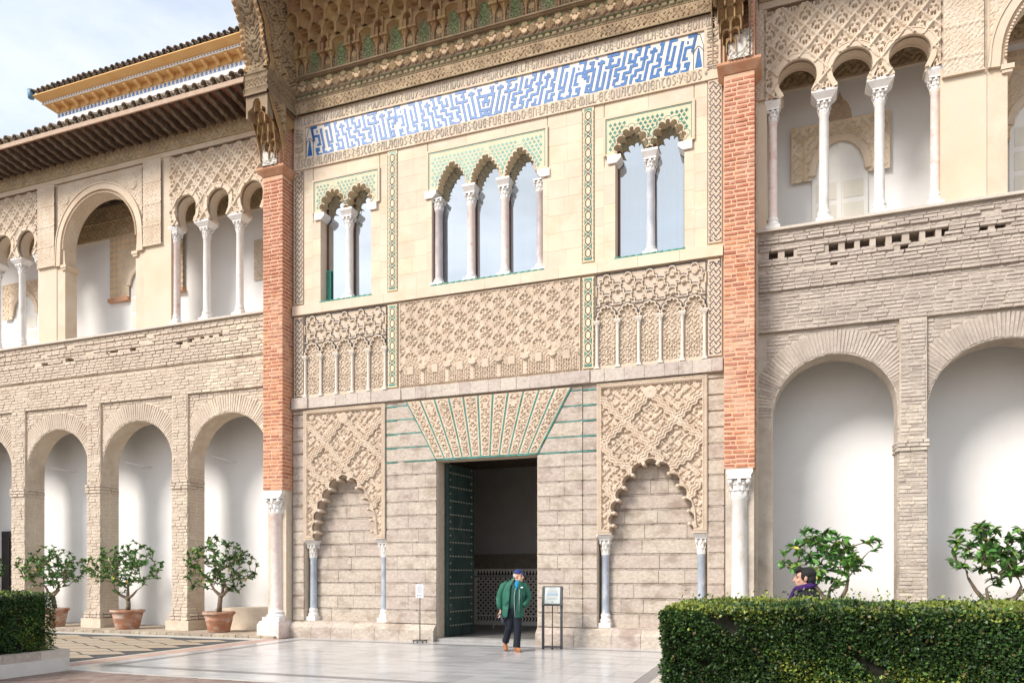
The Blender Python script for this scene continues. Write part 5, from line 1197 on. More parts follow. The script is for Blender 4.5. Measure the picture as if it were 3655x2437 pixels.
# ---------------------------------------------------------------- upper building behind the left gallery
UB = thing('upper_building', 'ochre corniced upper storey with blue triangle tiles behind the left gallery', 'building', (-11, 2.5, 13))
x0, x1 = -17.05, -5.5
mpl = mat('faded_painted_plaster', rgb(.66,.60,.54), rgb(.70,.645,.59), 2, .9, .2, 30, c3=rgb(.56,.43,.37), sc3=9, t3=(.50,.64))
MB().box(x0, x1, 2.5, 8, 13, 17.40).build('upper_wall', mpl, UB)
MB().box(x0-.01, x1, 2.47, 2.6, 17.26, 17.42).build('white_moulding', M['white'], UB)
MB().box(x0, x1, 2.50, 8, 17.42, 17.60).build('tile_band', M['tilew'], UB)
tm = MB().prism([(-.062, 0), (.062, 0), (.03, .08), (0, .15), (-.03, .08)], -.01, .01).mesh('blue_triangle', M['blue'])
x = x0+.09
while x < x1: put('blue_triangle', tm, UB, (x, 2.492, 17.43)); x += .168
MB().box(x0-.0, x1, 2.48, 8, 17.60, 17.90).build('ochre_wall', M['ochre'], UB)
MB().box(x0-.3, x1, 2.2, 8, 17.785, 17.84).build('ochre_soffit', M['ochre'], UB)
MB().box(x0-.32, x1, 2.17, 2.205, 17.775, 17.855).build('dotted_band', M['tilew'], UB)
dm = MB().box(-.016, .016, -.006, .006, -.016, .016).mesh('blue_dot', M['blue']); x = x0-.25
while x < x1: put('blue_dot', dm, UB, (x, 2.166, 17.815)); x += .12
cv = MB(); cv.add([(x0-.32, 2.19, 17.86), (x1, 2.19, 17.86), (x1, 2.08, 17.93), (x0-.42, 2.08, 17.93), (x1, 1.93, 17.97), (x0-.55, 1.93, 17.97), (x1, 1.93, 18.0), (x0-.55, 1.93, 18.0), (x0-.55, 8, 18.0), (x1, 8, 18.0), (x0-.32, 8, 17.86)], [(0,1,2,3),(3,2,4,5),(5,4,6,7),(7,6,9,8),(0,3,5,7,8,10)]); cv.build('ochre_cove', M['ochre'], UB)
bk = MB(); bk.prism([(2.49, 17.60), (2.44, 17.60), (2.38, 17.66), (2.28, 17.69), (2.22, 17.72), (2.22, 17.784), (2.49, 17.784)][::-1], -.055, .055, ax='x', back=True); bm = bk.mesh('cornice_bracket', M['ochre'])
x = x0+.1
while x < x1: put('cornice_bracket', bm, UB, (x, 0, 0)); x += .46
roof_tiles(UB, x0-.5, x1, 1.88, 18.0, .238, .085, M['tiled'], rows=2)
MB().add([(x0-.5, 1.95, 18.02), (x1, 1.95, 18.02), (x1, 5, 19.1), (x0-.5, 5, 19.1)], [(0,1,2,3)]).build('roof_slope', M['tiled'], UB)
MB().lathe([(.02, -.22), (.1, -.2), (.12, .1), (.02, .12)], (x0-.55, 1.95), 10)
bt = MB().lathe([(.02, 17.90), (.1, 17.92), (.12, 18.2), (.02, 18.22)], (x0-.55, 1.95), 10).build('blue_corner_tile', mat('pale_blue_tile', rgb(.10,.22,.34), rgb(.16,.3,.42), 9, .4, .1, 40), UB)
# ---------------------------------------------------------------- doors and surrounds on the upper gallery walls
def surround(T, s, xa, xb, zt, zl, axc, az0, az1, ahw, style, door=True):
    X = lambda a: a
    y = 1.62
    arch = [(axc-ahw, zl-.3), (axc-ahw, az0)] + [(axc+ahw*cos(PI-PI*i/20)*(1+.0*i), az0+(az1-az0)*sin(PI*i/20)) for i in range(1, 20)] + [(axc+ahw, az0), (axc+ahw, zl-.3)]
    ins = inside(arch)
    def f(u, v):
        e = np.minimum(np.minimum(u-xa, xb-u), zt-v); c = np.ones(u.shape+(3,)); h = .02*swirl(u, v, 17, .3)
        if style == 'rosette':
            a = ((u-xa)/.19) % 1-.5; b = ((zt-v)/.19) % 1-.5; r = np.hypot(a, b); ring = (r < .36); h = np.where(ring & (r > .28), .02, np.where(ring, .012+.01*np.cos(8*np.arctan2(a, b)), .0)); c[:] = (1.05,.92,.72); c[ring] = (.86,.82,.80)
            inn = (np.minimum(u-xa, xb-u) > .42) & (zt-v > .42); h = np.where(inn, .02*swirl(u, v, 24), h); c[inn] = (1.02,1.0,.94)
        else:
            c[:] = (.93,.93,.90); c[h > .012] = (1.12,1.12,1.08); l = (np.abs(e-.27) < .02) | (e < .02); h = np.where(l, .03, h); c[l] = (1.05,.95,.78)
        return h, c
    hf('door_surround', xa, xb, zl, zt, y, f, M['stucco'], T, st=.017, mask=lambda x, z: ~ins(x, z))
    q = MB(); q.ribbon(arch[1:-1], .14, y-.05, .06); q.build('door_arch', M['stuccop'], T)
    MB().box(xa, xb, 1.67, 1.70, zl, zt).build('surround_back', M['stuccop'], T) if False else None
    if door:
        D = MB().prism([(axc-ahw, 8.7), (axc+ahw, 8.7), (axc+ahw, az0)] + [(axc+ahw*cos(PI*i/16), az0+(az1-az0)*sin(PI*i/16)) for i in range(1, 16)] + [(axc-ahw, az0)], 1.655, 1.695).build('gallery_door', M['doorw'], T)
        for sg in (-1, 1):
            for k in range(5):
                z = 8.95+.5*k
                if z+.38 > az0+.1: continue
                MB().box(*sorted((axc+sg*.07, axc+sg*(ahw-.09))), 1.645, 1.654, z, z+.38).build('door_panel', mat('cream_door_panel', rgb(.68,.65,.56), rgb(.72,.69,.6), 3, .5, .05, 30), D)
        MB().box(axc-.04, axc+.04, 1.64, 1.654, 8.7, az1-.05).build('door_stile', M['doorw'], D)
surround(GR, 1, 6.79, 8.80, 11.67, 10.43, 7.80, 10.52, 11.28, .57, 'leaf')
q = lambda u, v: (.02*swirl(u, v, 30, .2), np.stack([.62+.3*swirl(u, v, 19), .55+.3*swirl(u, v, 23), .5+.3*swirl(u, v, 21)], -1))
lun = [(7.54, 11.71), (8.06, 11.71), (8.03, 11.9), (7.95, 12.08), (7.86, 12.18), (7.80, 12.34), (7.74, 12.18), (7.65, 12.08), (7.57, 11.9)]
hf('lunette_panel', 7.5, 8.1, 11.70, 12.36, 1.69, q, M['stucco'], GR, st=.016, mask=inside(lun))
surround(GR, 1, 10.62, 13.2, 12.42, 10.60, 11.75, 10.9, 11.5, .72, 'rosette')
MB().box(10.60, 10.93, 1.58, 1.69, 10.50, 10.60).build('brown_moulding', M['terra'], GR)
surround(GL, -1, -13.65, -10.67, 12.36, 10.42, -12.16, 10.75, 11.35, .66, 'rosette')
for a, b in ((-13.68, -12.84), (-11.48, -10.64)): MB().box(a, b, 1.56, 1.69, 10.30, 10.42).build('brown_moulding', M['terra'], GL)
surround(GL, -1, -18.5, -16.4, 11.5, 10.3, -17.45, 10.4, 11.1, .58, 'leaf')
hf('wall_panel', -8.07, -7.5, 10.28, 11.48, 1.69, lambda u, v: (.02*swirl(u, v, 20, .3), np.ones(u.shape+(3,))*.9), M['stucco'], GL, st=.017)
# black door and masonry bench in the left arcade
D = MB().box(-18.55, -17.03, 1.6, 1.69, .05, 3.1).build('dark_door', mat('black_door', rgb(.03,.027,.026), rgb(.045,.04,.04), 5, .5, .1, 30), GL)
for k in range(4): MB().box(-18.45+k*.37, -18.15+k*.37, 1.58, 1.599, .3, 2.9).build('door_panel', MATS['black_door'], D)
bn = thing('stone_bench', 'worn rubble bench against the wall behind the nearest potted tree', 'bench', (-8, 1.3, 0))
q = MB(); pts = [(-9.3, .05), (-6.15, .05), (-6.15, .68), (-7.0, .69), (-8.2, .67), (-8.75, .66), (-8.95, .45), (-9.2, .40)]; q.prism(pts, .9, 1.69); q.build('bench_body', M['omort'], bn)

for x_ in (-8.85, -12.12, -15.3):      # thin tie rods between pillars and back wall
    MB().tube([(x_+.02, .8, 5.02), (x_+.12, 1.70, 4.98)], .012, 6).build('tie_rod', M['white'], GL); MB().tube([(x_+.12, 1.69, 4.98), (x_-.25, 1.69, 4.97)], .012, 6).build('tie_rod', M['white'], GL)
# ---------------------------------------------------------------- potted lemon trees
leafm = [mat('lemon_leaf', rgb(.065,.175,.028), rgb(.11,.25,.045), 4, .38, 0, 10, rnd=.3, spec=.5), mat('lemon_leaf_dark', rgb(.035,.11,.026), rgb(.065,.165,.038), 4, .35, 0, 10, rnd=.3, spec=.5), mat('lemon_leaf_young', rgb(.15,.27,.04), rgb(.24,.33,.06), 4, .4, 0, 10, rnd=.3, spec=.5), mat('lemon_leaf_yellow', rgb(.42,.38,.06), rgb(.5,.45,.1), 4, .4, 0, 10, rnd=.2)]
bark = mat('grey_brown_bark', rgb(.16,.115,.08), rgb(.25,.19,.14), 12, .9, .6, 40)
def leaf_mb(l=.13, w_=.058, curl=.03):
    mb = MB(); n = 4; vs = []
    for i in range(n+1):
        t = i/n; w2 = w_/2*math.sin(PI*min(1, t*.93+.04))**.8; z = -curl*t*t
        vs += [(-w2, l*t, z+w2*.35), (0, l*t, z), (w2, l*t, z+w2*.35)]
    return mb.add(vs, [f for i in range(n) for f in ((3*i, 3*i+1, 3*i+4, 3*i+3), (3*i+1, 3*i+2, 3*i+5, 3*i+4))], 0, True)
LEAVES = [[leaf_mb(.13, .06, c).mesh('leaf', m) for c in (.015, .035)] for m in leafm]
LV = leaf_mb(.13, .06, .03)
def lemon_tree(x, y, z0, label, seed, rx, rz_, zc, ntip, limbs, lsc=1., lemons=3, dark=.4, offx=0.):
    T = thing('lemon_tree', label, 'tree', (x, y, z0), group='potted lemon trees along the arcades'); r = random.Random(seed)
    nodes = []; tw = MB()
    base = Vector((x, y, z0)); top = base + Vector(limbs[0])
    mid = base.lerp(top, .5) + Vector((r.uniform(-.04,.04), 0, 0)); tw.tube([base, mid, top], [.075, .062, .062], 9)
    for lx, ly, lz in limbs[1:]:
        e = base + Vector((lx, ly, lz)); m = top.lerp(e, .45) + Vector((r.uniform(-.08,.08), r.uniform(-.06,.06), -.09)); m2 = m.lerp(e, .5) + Vector((r.uniform(-.05,.05), 0, -.03)); tw.tube([top - Vector((0,0,.05)), m, m2, e], [.052, .046, .036, .024], 7); nodes += [m2, e]
    nodes.append(top); tips = []; C = Vector((x+offx, y, zc))
    k = 0
    while k < ntip:
        d = Vector((r.gauss(0,1), r.gauss(0,1), r.gauss(0,1))).normalized() * (r.random()**.42)
        p = C + Vector((d.x*rx, d.y*rx*.8, d.z*rz_)); p += Vector((math.sin(seed+p.z*5)*.06, 0, math.sin(p.x*6+seed)*.10))
        if p.z < z0 + limbs[0][2]*.8: continue
        tips.append(p); k += 1
    tips.sort(key=lambda p: (p-top).length); leaves = []
    for p in tips:
        b = min(nodes, key=lambda q: (q-p).length + (.25 if q.z > p.z else 0)); L_ = (p-b).length
        m = b.lerp(p, .5) + Vector((r.uniform(-.05,.05), r.uniform(-.05,.05), r.uniform(-.02,.06)))
        tw.tube([b, m, p], [.014+.008*L_, .009, .004], 5); nodes += [m, p] if r.random() < .8 else [m]
        for q in range(r.randint(8, 13)):
            t = r.uniform(.45, 1.05); s = (m.lerp(p, (t-.5)*2) if t > .5 else b.lerp(m, t*2)); dd = (p-m).normalized() + Vector((r.gauss(0,.7), r.gauss(0,.7), r.gauss(0,.5)+.05)); leaves.append((s, dd.normalized()))
    tw.build('branches', bark, T)
    leaves.sort(key=lambda l: l[0].y); rest = []
    for i, (s, d) in enumerate(leaves):
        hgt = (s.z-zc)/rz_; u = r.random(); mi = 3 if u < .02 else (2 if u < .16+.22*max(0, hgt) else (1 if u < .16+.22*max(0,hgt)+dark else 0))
        q = d.to_track_quat('Y', 'Z'); q = q @ Matrix.Rotation(r.uniform(-.9,.9), 4, 'Y').to_quaternion(); sc_ = lsc*r.uniform(.65, 1.15)
        if i < 300:
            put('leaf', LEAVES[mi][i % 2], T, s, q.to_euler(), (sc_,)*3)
        else: rest.append((s, q, sc_))
    if rest:
        q = MB()
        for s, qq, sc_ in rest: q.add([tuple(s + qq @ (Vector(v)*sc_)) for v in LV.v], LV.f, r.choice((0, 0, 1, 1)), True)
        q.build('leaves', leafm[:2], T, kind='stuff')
    for i in range(lemons):
        p = r.choice(tips); lm = MB().lathe([(.001, -.045), (.012, -.038), (.03, -.015), (.032, .01), (.018, .032), (.001, .038)], (0, 0), 10)
        lm.v = [(p.x+v[0], p.y-.1+v[1], p.z-.06+v[2]) for v in lm.v]; lm.build('lemon', mat('lemon_peel', rgb(.62,.42,.04), rgb(.68,.5,.07), 20, .45, .1, 60), T)
    return T
potm = mat('weathered_terracotta_pot', rgb(.33,.145,.08), rgb(.42,.21,.13), 3, .85, .3, 40, c3=rgb(.47,.37,.31), sc3=2.6, t3=(.43,.60), stretch=(1,1,2.0))
def pot(x, y, z0, label, r=.40, h=.55):
    T = thing('terracotta_pot', label, 'plant pot', (x, y, z0), group='terracotta pots along the arcades')
    q = MB(); pr = [(.0, 0), (r*.62, 0), (r*.66, .02), (r*.72, h*.25), (r*.82, h*.58), (r*.835, h*.60), (r*.82, h*.62), (r*.88, h*.82), (r*.90, h*.86), (r*.99, h*.87), (r*1.0, h*.9), (r*1.0, h*.97), (r*.97, h), (r*.88, h), (r*.86, h*.9)]
    q.lathe([(a, z0+b) for a, b in pr], (x, y), 28); q.build('pot_body', potm, T)
    MB().lathe([(0.001, z0+h*.91), (r*.87, z0+h*.9)], (x, y), 20).build('soil', mat('potting_soil', rgb(.06,.045,.03), rgb(.1,.075,.05), 20, .95, .6, 40), T)
pots = [(-7.87, .0, 'terracotta pot with grey lime stain beside the left pier'), (-11.2, .05, 'terracotta pot between the first and second arcade pillars from the left pier'), (-14.15, .1, 'terracotta pot with orange patch, partly behind the left hedge'), (-17.6, .1, 'terracotta pot at the far left, behind the hedge'), (7.50, -.1, 'terracotta pot behind the right hedge, nearer the pier'), (10.35, -.1, 'terracotta pot behind the right hedge, at the frame edge')]
for (px_, py_, lb), r_ in zip(pots, (.43, .47, .40, .4, .45, .45)): pot(px_, py_, .05, lb, r_, .56)
lemon_tree(-7.87, .0, .55, 'lemon tree with one long leafy branch reaching right, nearest the left pier', 11, 1.08, .78, 1.88, 175, [(.06,0,.52), (-.28,0,.8), (.1,.1,.9), (.35,-.1,.75)], .95, 2, .5, .05)
lemon_tree(-11.2, .05, .55, 'rounded lemon tree between the second and third pillars left of the pier', 23, 1.18, .68, 1.84, 180, [(.0,0,.40), (-.45,0,.62), (-.1,.1,.85), (.45,-.1,.62)], .9, 2, .35, -.1)
lemon_tree(-14.15, .1, .55, 'bushy lemon tree with leaning trunk partly behind the left hedge', 37, 1.15, .62, 1.84, 175, [(-.12,0,.52), (-.4,0,.72), (.05,.1,.85), (.3,-.1,.6)], .9, 2, .35, -.05)
lemon_tree(-17.6, .1, .55, 'lemon tree at the left edge of the picture in front of the dark door', 41, .95, .6, 1.8, 120, [(.05,0,.5), (-.3,0,.7), (.3,.1,.8)], 1.0, 0, .35)
lemon_tree(7.50, -.1, .55, 'broad lemon tree rising behind the hedge and the dark haired person', 53, .95, .62, 1.94, 105, [(.0,0,.42), (-.30,0,.92), (.34,-.1,1.0), (.02,.1,.8)], 1.25, 0, .3, -.02)
lemon_tree(10.35, -.1, .55, 'open lemon tree with bare lower stems at the right edge', 67, 1.0, .60, 2.02, 105, [(.0,0,.42), (-.42,0,1.0), (.42,-.1,.85), (-.1,.1,.8), (.6,0,.9)], 1.25, 0, .45, .05)
# ---------------------------------------------------------------- clipped hedges
def hedge(x0, x1, y0, y1, z0, z1, label, n, seed, faces, lsz=.033):
    T = thing('clipped_hedge', label, 'hedge', ((x0+x1)/2, (y0+y1)/2, z0)); g = np.random.default_rng(seed)
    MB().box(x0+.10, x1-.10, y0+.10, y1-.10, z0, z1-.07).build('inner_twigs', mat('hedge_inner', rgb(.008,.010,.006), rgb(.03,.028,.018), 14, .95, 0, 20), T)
    P_ = []; Nn = []
    ar = {'t': (x1-x0)*(y1-y0), 'f': (x1-x0)*(z1-z0), 'l': (y1-y0)*(z1-z0), 'r': (y1-y0)*(z1-z0)}; tot = sum(ar[f]*wt for f, wt in faces.items())
    for f, wt in faces.items():
        k = int(n*ar[f]*wt/tot); a = g.random(k); b = g.random(k); dep = g.random(k)**1.6*.11
        if f == 't': p = np.stack([x0+a*(x1-x0), y0+b*(y1-y0), z1-dep*.8], -1); nn = (0,0,1)
        elif f == 'f': p = np.stack([x0+a*(x1-x0), y0+dep, z0+b*(z1-z0)], -1); nn = (0,-1,0)
        elif f == 'l': p = np.stack([x0+dep, y0+a*(y1-y0), z0+b*(z1-z0)], -1); nn = (-1,0,0)
        else: p = np.stack([x1-dep, y0+a*(y1-y0), z0+b*(z1-z0)], -1); nn = (1,0,0)
        P_.append(p); Nn.append(np.tile(nn, (k, 1)))
    p = np.concatenate(P_); nn = np.concatenate(Nn).astype(float)
    low = fbm(p[:,0]+p[:,2]*.7, p[:,1]+p[:,2]*.9, seed, 4, 3.5)
    p += nn*(.032*low + .02*fbm(p[:,0]*1.+p[:,2], p[:,1]-p[:,2]*1.3, seed+1, 3, 14))[:, None]
    # round the long edges
    for ax, (lo, hi) in ((0, (x0, x1)), (1, (y0, y1))):
        d = np.minimum(p[:,ax]-lo, hi-p[:,ax]); zt = z1-p[:,2]; rr = .09; m = (d < rr) & (zt < rr); 
        q = np.maximum(0, np.hypot(rr-d, rr-zt)-rr); p[m, 2] -= q[m]
    hol = (fbm(p[:,0]*1.1+p[:,2]*1.6, p[:,1]*1.2+p[:,2]*1.1, seed+5, 3, 8.) > .92) & (np.abs(nn[:,2]) < .5); keep = ~hol; p = p[keep]; nn = nn[keep]; low = low[keep]; k = len(p)
    # sprigs: some leaves stand out above the clipped top
    up = (nn[:,2] > .5) & (g.random(k) < .035) & (fbm(p[:,0], p[:,1], seed+3, 3, 5) > -.2); p[up, 2] += g.random(up.sum())**2*.14
    d = nn + g.normal(0, .75, (k, 3)); d /= np.linalg.norm(d, axis=1)[:, None]
    s = np.cross(d, g.normal(0, 1, (k, 3))); s /= np.linalg.norm(s, axis=1)[:, None]
    L_ = lsz*(.5+1.0*g.random(k)); V = np.stack([p, p+d*(L_*.55)[:,None]+s*(L_*.30)[:,None], p+d*L_[:,None], p+d*(L_*.55)[:,None]-s*(L_*.30)[:,None]], 1).reshape(-1, 3)
    me = bpy.data.meshes.new('foliage'); me.vertices.add(4*k); me.vertices.foreach_set('co', V.ravel().astype(np.float32)); me.loops.add(4*k); me.loops.foreach_set('vertex_index', np.arange(4*k, dtype=np.int32)); me.polygons.add(k); me.polygons.foreach_set('loop_start', np.arange(0, 4*k, 4, dtype=np.int32))
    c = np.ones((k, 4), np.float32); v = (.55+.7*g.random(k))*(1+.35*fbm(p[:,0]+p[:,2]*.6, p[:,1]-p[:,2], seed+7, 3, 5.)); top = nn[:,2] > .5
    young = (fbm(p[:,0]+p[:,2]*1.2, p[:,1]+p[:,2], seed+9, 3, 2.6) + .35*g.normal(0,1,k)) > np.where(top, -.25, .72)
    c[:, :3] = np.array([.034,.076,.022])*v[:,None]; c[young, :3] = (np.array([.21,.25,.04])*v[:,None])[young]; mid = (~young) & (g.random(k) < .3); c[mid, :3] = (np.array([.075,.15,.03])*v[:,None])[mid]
    dry = g.random(k) < .02; c[dry, :3] = (.16,.11,.05)
    a = me.color_attributes.new('Col', 'FLOAT_COLOR', 'POINT'); a.data.foreach_set('color', np.repeat(c, 4, 0).ravel())
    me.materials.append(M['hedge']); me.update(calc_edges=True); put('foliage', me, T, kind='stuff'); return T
M['hedge'] = mat('hedge_leaf', rgb(1,1,1), rgb(.8,.85,.8), 9, .45, 0, 20, attr=True, spec=.4)
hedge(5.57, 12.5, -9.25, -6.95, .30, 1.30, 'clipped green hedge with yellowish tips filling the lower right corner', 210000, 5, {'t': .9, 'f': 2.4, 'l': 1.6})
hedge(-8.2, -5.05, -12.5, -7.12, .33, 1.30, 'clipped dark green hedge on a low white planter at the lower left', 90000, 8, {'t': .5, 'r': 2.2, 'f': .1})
plw = mat('white_planter_plaster', rgb(.62,.60,.56), rgb(.70,.68,.65), 2.5, .9, .3, 25, c3=rgb(.50,.46,.38), sc3=2.5, t3=(.52,.7))
for s, lb, xa, xb, ya in ((-1, 'low white planter wall with stone coping under the left hedge', 4.82, 9, -14), (1, 'low white planter wall with stone coping under the right hedge', 5.15, 13, -9.6)):
    T = thing('planter', lb, 'planter', (s*(xa+1), (ya-7)/2, 0)); X0, X1 = sorted((s*xa, s*xb))
    MB().box(X0, X1, ya, -7.03 if s < 0 else -6.8, -.05, .20).build('planter_wall', plw, T)
    MB().box(*sorted((s*(xa+.25), s*(xb-.1))), ya+.2, -7.2, .2, .34).build('planter_soil', MATS['potting_soil'], T)
    y = -7.0 if s < 0 else -6.78
    while y > ya+.4:
        l = R.uniform(.5, .8); MB().box(*sorted((s*(xa+.03), s*(xa+.30))), y-l+.006, y, .201, .335).build('coping_stone', M['cornpale'] if R.random() < .6 else M['corn'], T); y -= l
    xx = xa+.32
    while xx < xb-.5:
        l = R.uniform(.5, .8); q = sorted((s*xx, s*(xx+l-.006))); MB().box(*q, (-7.28 if s < 0 else -7.06), (-7.02 if s < 0 else -6.80), .201, .335).build('coping_stone', M['cornpale'], T); xx += l
# ---------------------------------------------------------------- people
def ell(mb, c, r, n=12, m=0, rot=None):
    vs = []; fs = []; h = n//2+1
    for j in range(1, h):
        t = PI*j/h
        for i in range(n): 
            a = 2*PI*i/n; v = Vector((r[0]*sin(t)*cos(a), r[1]*sin(t)*sin(a), r[2]*cos(t)))
            if rot: v = rot @ v
            vs.append(v+Vector(c))
    tp = Vector((0,0,r[2])); bt = Vector((0,0,-r[2]))
    if rot: tp = rot @ tp; bt = rot @ bt
    vs += [tp+Vector(c), bt+Vector(c)]; k = len(vs)
    for j in range(h-2):
        for i in range(n): fs.append((j*n+i, (j+1)*n+i, (j+1)*n+(i+1)%n, j*n+(i+1)%n))
    fs += [(k-2, i, (i+1)%n) for i in range(n)] + [(k-1, (h-2)*n+(i+1)%n, (h-2)*n+i) for i in range(n)]
    mb.add(vs, fs, m, True)
def place(name, mb, m, T, rz, remesh=None, kind=None):
    o = bpy.data.objects.new(name, mb.mesh(name, m)); COL.objects.link(o); o.parent = T; W[o.name] = W[T.name]
    if remesh:
        md = o.modifiers.new('union', 'REMESH'); md.mode = 'VOXEL'; md.voxel_size = remesh; md.use_smooth_shade = True
        ms = o.modifiers.new('soft', 'SMOOTH'); ms.iterations = 2; ms.factor = .5
    return o
skin = mat('skin', rgb(.52,.29,.205), rgb(.60,.36,.27), 20, .55, .05, 60)
def head(mb, c, yaw, k=1.0, feat=None):
    """head at c; faces local -y turned by yaw"""
    Rz = Matrix.Rotation(yaw, 3, 'Z'); p = lambda x, y, z: Vector(c) + Rz @ Vector((x*k, y*k, z*k))
    ell(mb, p(0, .012, .035), (.076*k, .098*k, .095*k), 16, 0, Rz); ell(mb, p(0, -.03, -.045), (.058*k, .065*k, .075*k), 14, 0, Rz)
    ell(mb, p(0, -.062, -.092), (.030*k, .026*k, .024*k), 10, 0, Rz)
    mb.tube([p(0, -.088, .022), p(0, -.105, -.005), p(0, -.116, -.026), p(0, -.092, -.036)], [.011*k, .014*k, .017*k, .011*k], 8)
    for s in (-1, 1):
        ell(mb, p(s*.078, .012, -.005), (.012*k, .022*k, .034*k), 8, 0, Rz); ell(mb, p(s*.036, -.075, .030), (.024*k, .014*k, .012*k), 8, 0, Rz); ell(mb, p(s*.040, -.062, -.025), (.024*k, .02*k, .024*k), 8, 0, Rz)
    ell(mb, p(0, -.088, -.062), (.026*k, .012*k, .008*k), 8, 0, Rz); ell(mb, p(0, -.085, -.074), (.022*k, .012*k, .008*k), 8, 0, Rz)
    return p
def hand(mb, w_, d, side, k=1.):
    """relaxed hand from wrist w_ along d; five bent fingers"""
    d = Vector(d).normalized(); sd = Vector(side).normalized(); nrm = d.cross(sd)
    pm = Vector(w_)+d*.045*k; mb.tube([Vector(w_)-d*.02, Vector(w_)+d*.02, pm+d*.04*k], [(.028*k,.020*k), (.040*k,.019*k), (.040*k,.016*k)], 10)
    for i, L_ in enumerate((.070, .080, .074, .058)):
        b = pm+d*.035*k+sd*(i-1.5)*.0205*k; mb.tube([b, b+d*L_*.45*k+nrm*.006, b+d*L_*.75*k+nrm*.026*k, b+d*L_*.85*k+nrm*.045*k], [.0098*k, .0092*k, .0085*k, .007*k], 7)
    b = Vector(w_)+d*.03*k-sd*.036*k; mb.tube([b, b+d*.035*k-sd*.022*k+nrm*.012, b+d*.065*k-sd*.018*k+nrm*.028*k], [.0125*k, .011*k, .0085*k], 7)
def fold(o, seed, amp=.006, f=22):
    t = bpy.data.textures.new('folds%d' % seed, 'CLOUDS'); t.noise_scale = .09; md = o.modifiers.new('folds', 'DISPLACE'); md.texture = t; md.strength = amp*2; md.mid_level = .5
P1 = thing('person', 'man in green jacket and blue cap walking out of the doorway, looking right', 'person', (1.27, -1.63, 0), rad(20))
b = MB(); hp = head(b, (.12, -.03, 1.575), rad(62), 1.02)
b.tube([(.085, .0, 1.40), (.10, -.01, 1.53)], [.062, .056], 12)
b.tube([(.02, 0, .90), (.03, 0, 1.10), (.04, 0, 1.30), (.05, 0, 1.40), (.08, 0, 1.45)], [(.10,.16), (.10,.155), (.11,.175), (.10,.16), (.06,.07)], 14)
b.tube([(-.14, .0, 1.38), (-.25, .03, 1.24), (-.285, .03, 1.12), (-.262, -.05, .88)], [.05, .045, .04, .03], 10); b.tube([(.20, 0, 1.38), (.315, .05, 1.23), (.335, .07, 1.12), (.285, -.03, 1.02), (.25, -.10, .98)], [.05, .045, .04, .035, .03], 10)
hand(b, (-.257, -.06, .85), (-.02, -.12, -1), (.55, -.84, .05)); 
b.tube([(-.05, 0, .90), (-.085, -.03, .50), (-.16, .16, .14)], [.085, .058, .04], 10); b.tube([(.09, 0, .90), (.10, -.05, .48), (.075, -.10, .08)], [.085, .058, .04], 10)
place('body', b, skin, P1, 0, .0075)
e = MB()
for s in (-1, 1): ell(e, hp(s*.034, -.084, .012), (.010, .006, .006), 8)
place('eyes', e, M['ironn'], P1, 0)
hr = MB(); ell(hr, hp(0, .045, .02), (.081, .072, .075), 14, 0, Matrix.Rotation(rad(62), 3, 'Z')); place('hair', hr, mat('grey_hair', rgb(.42,.40,.38), rgb(.55,.53,.5), 60, .8, .4, 120), P1, 0)
cp = MB(); navy = mat('blue_cotton_cap', rgb(.02,.035,.15), rgb(.03,.05,.2), 20, .8, .2, 120)
Rz = Matrix.Rotation(rad(62), 3, 'Z')
cp.tube([hp(0,.012,.06), hp(0,.012,.075), hp(0,.015,.115), hp(0,.02,.145), hp(0,.02,.152)], [(.103,.085), (.106,.088), (.092,.078), (.05,.042), (.004,.004)], 18)
vs = []
for t in range(9):
    a = PI*(t/8); vs += [hp(.078*cos(a), -.075-.025*sin(a), .072), hp(.088*cos(a), -.08-.10*sin(a), .060-.018*sin(a))]
cp.add(vs, [(2*i, 2*i+2, 2*i+3, 2*i+1) for i in range(8)], 0, True); place('cap', cp, navy, P1, 0)
jm = mat('green_waxed_jacket', rgb(.012,.085,.055), rgb(.022,.125,.082), 6, .6, .25, 60, c3=rgb(.05,.17,.125), sc3=5, t3=(.55,.7))
def cshell(rings, gap, n=26, th=.014):
    """jacket body open at the front: rings of (cx, cy, z, rx, ry, gap half angle)"""
    mb = MB(); vs = []
    for cx, cy, z, rx, ry, g in rings:
        for i in range(n+1):
            a = -PI/2 + g[1] + (2*PI-g[0]-g[1])*i/n; w_ = .95+.03*sin(a*7+z*9)+.03*sin(a*13-z*23)+.015*sin(z*40); vs.append((cx+rx*w_*cos(a), cy+ry*w_*sin(a), z))
    return mb.add(vs, [(j*(n+1)+i, j*(n+1)+i+1, (j+1)*(n+1)+i+1, (j+1)*(n+1)+i) for j in range(len(rings)-1) for i in range(n)], 0, True)
jk = cshell([(-.02,.0,.71,.235,.17,(.42,.16)), (-.005,.0,.80,.24,.175,(.42,.20)), (.01,.0,.95,.235,.175,(.40,.30)), (.02,.0,1.12,.235,.175,(.38,.36)), (.03,.0,1.28,.245,.17,(.36,.34)), (.04,.0,1.39,.235,.15,(.36,.3)), (.06,.0,1.455,.16,.11,(.40,.32)), (.085,.0,1.50,.10,.095,(.45,.4)), (.085,.0,1.54,.105,.10,(.5,.5))], 0)
jo = place('jacket', jk, jm, P1, 0); sd_ = jo.modifiers.new('thick', 'SOLIDIFY'); sd_.thickness = .018; sd_.offset = 1; ss = jo.modifiers.new('soft', 'SUBSURF'); ss.levels = ss.render_levels = 1
sl = MB(); 
sl.tube([(-.10, .0, 1.43), (-.19, .0, 1.37), (-.25, .03, 1.24), (-.285, .03, 1.12), (-.28, -.02, .99), (-.262, -.05, .885)], [.07, .085, .076, .072, .063, .05], 14)
place('sleeve', sl, jm, P1, 0); fold(P1.children[-1], 1, .012)
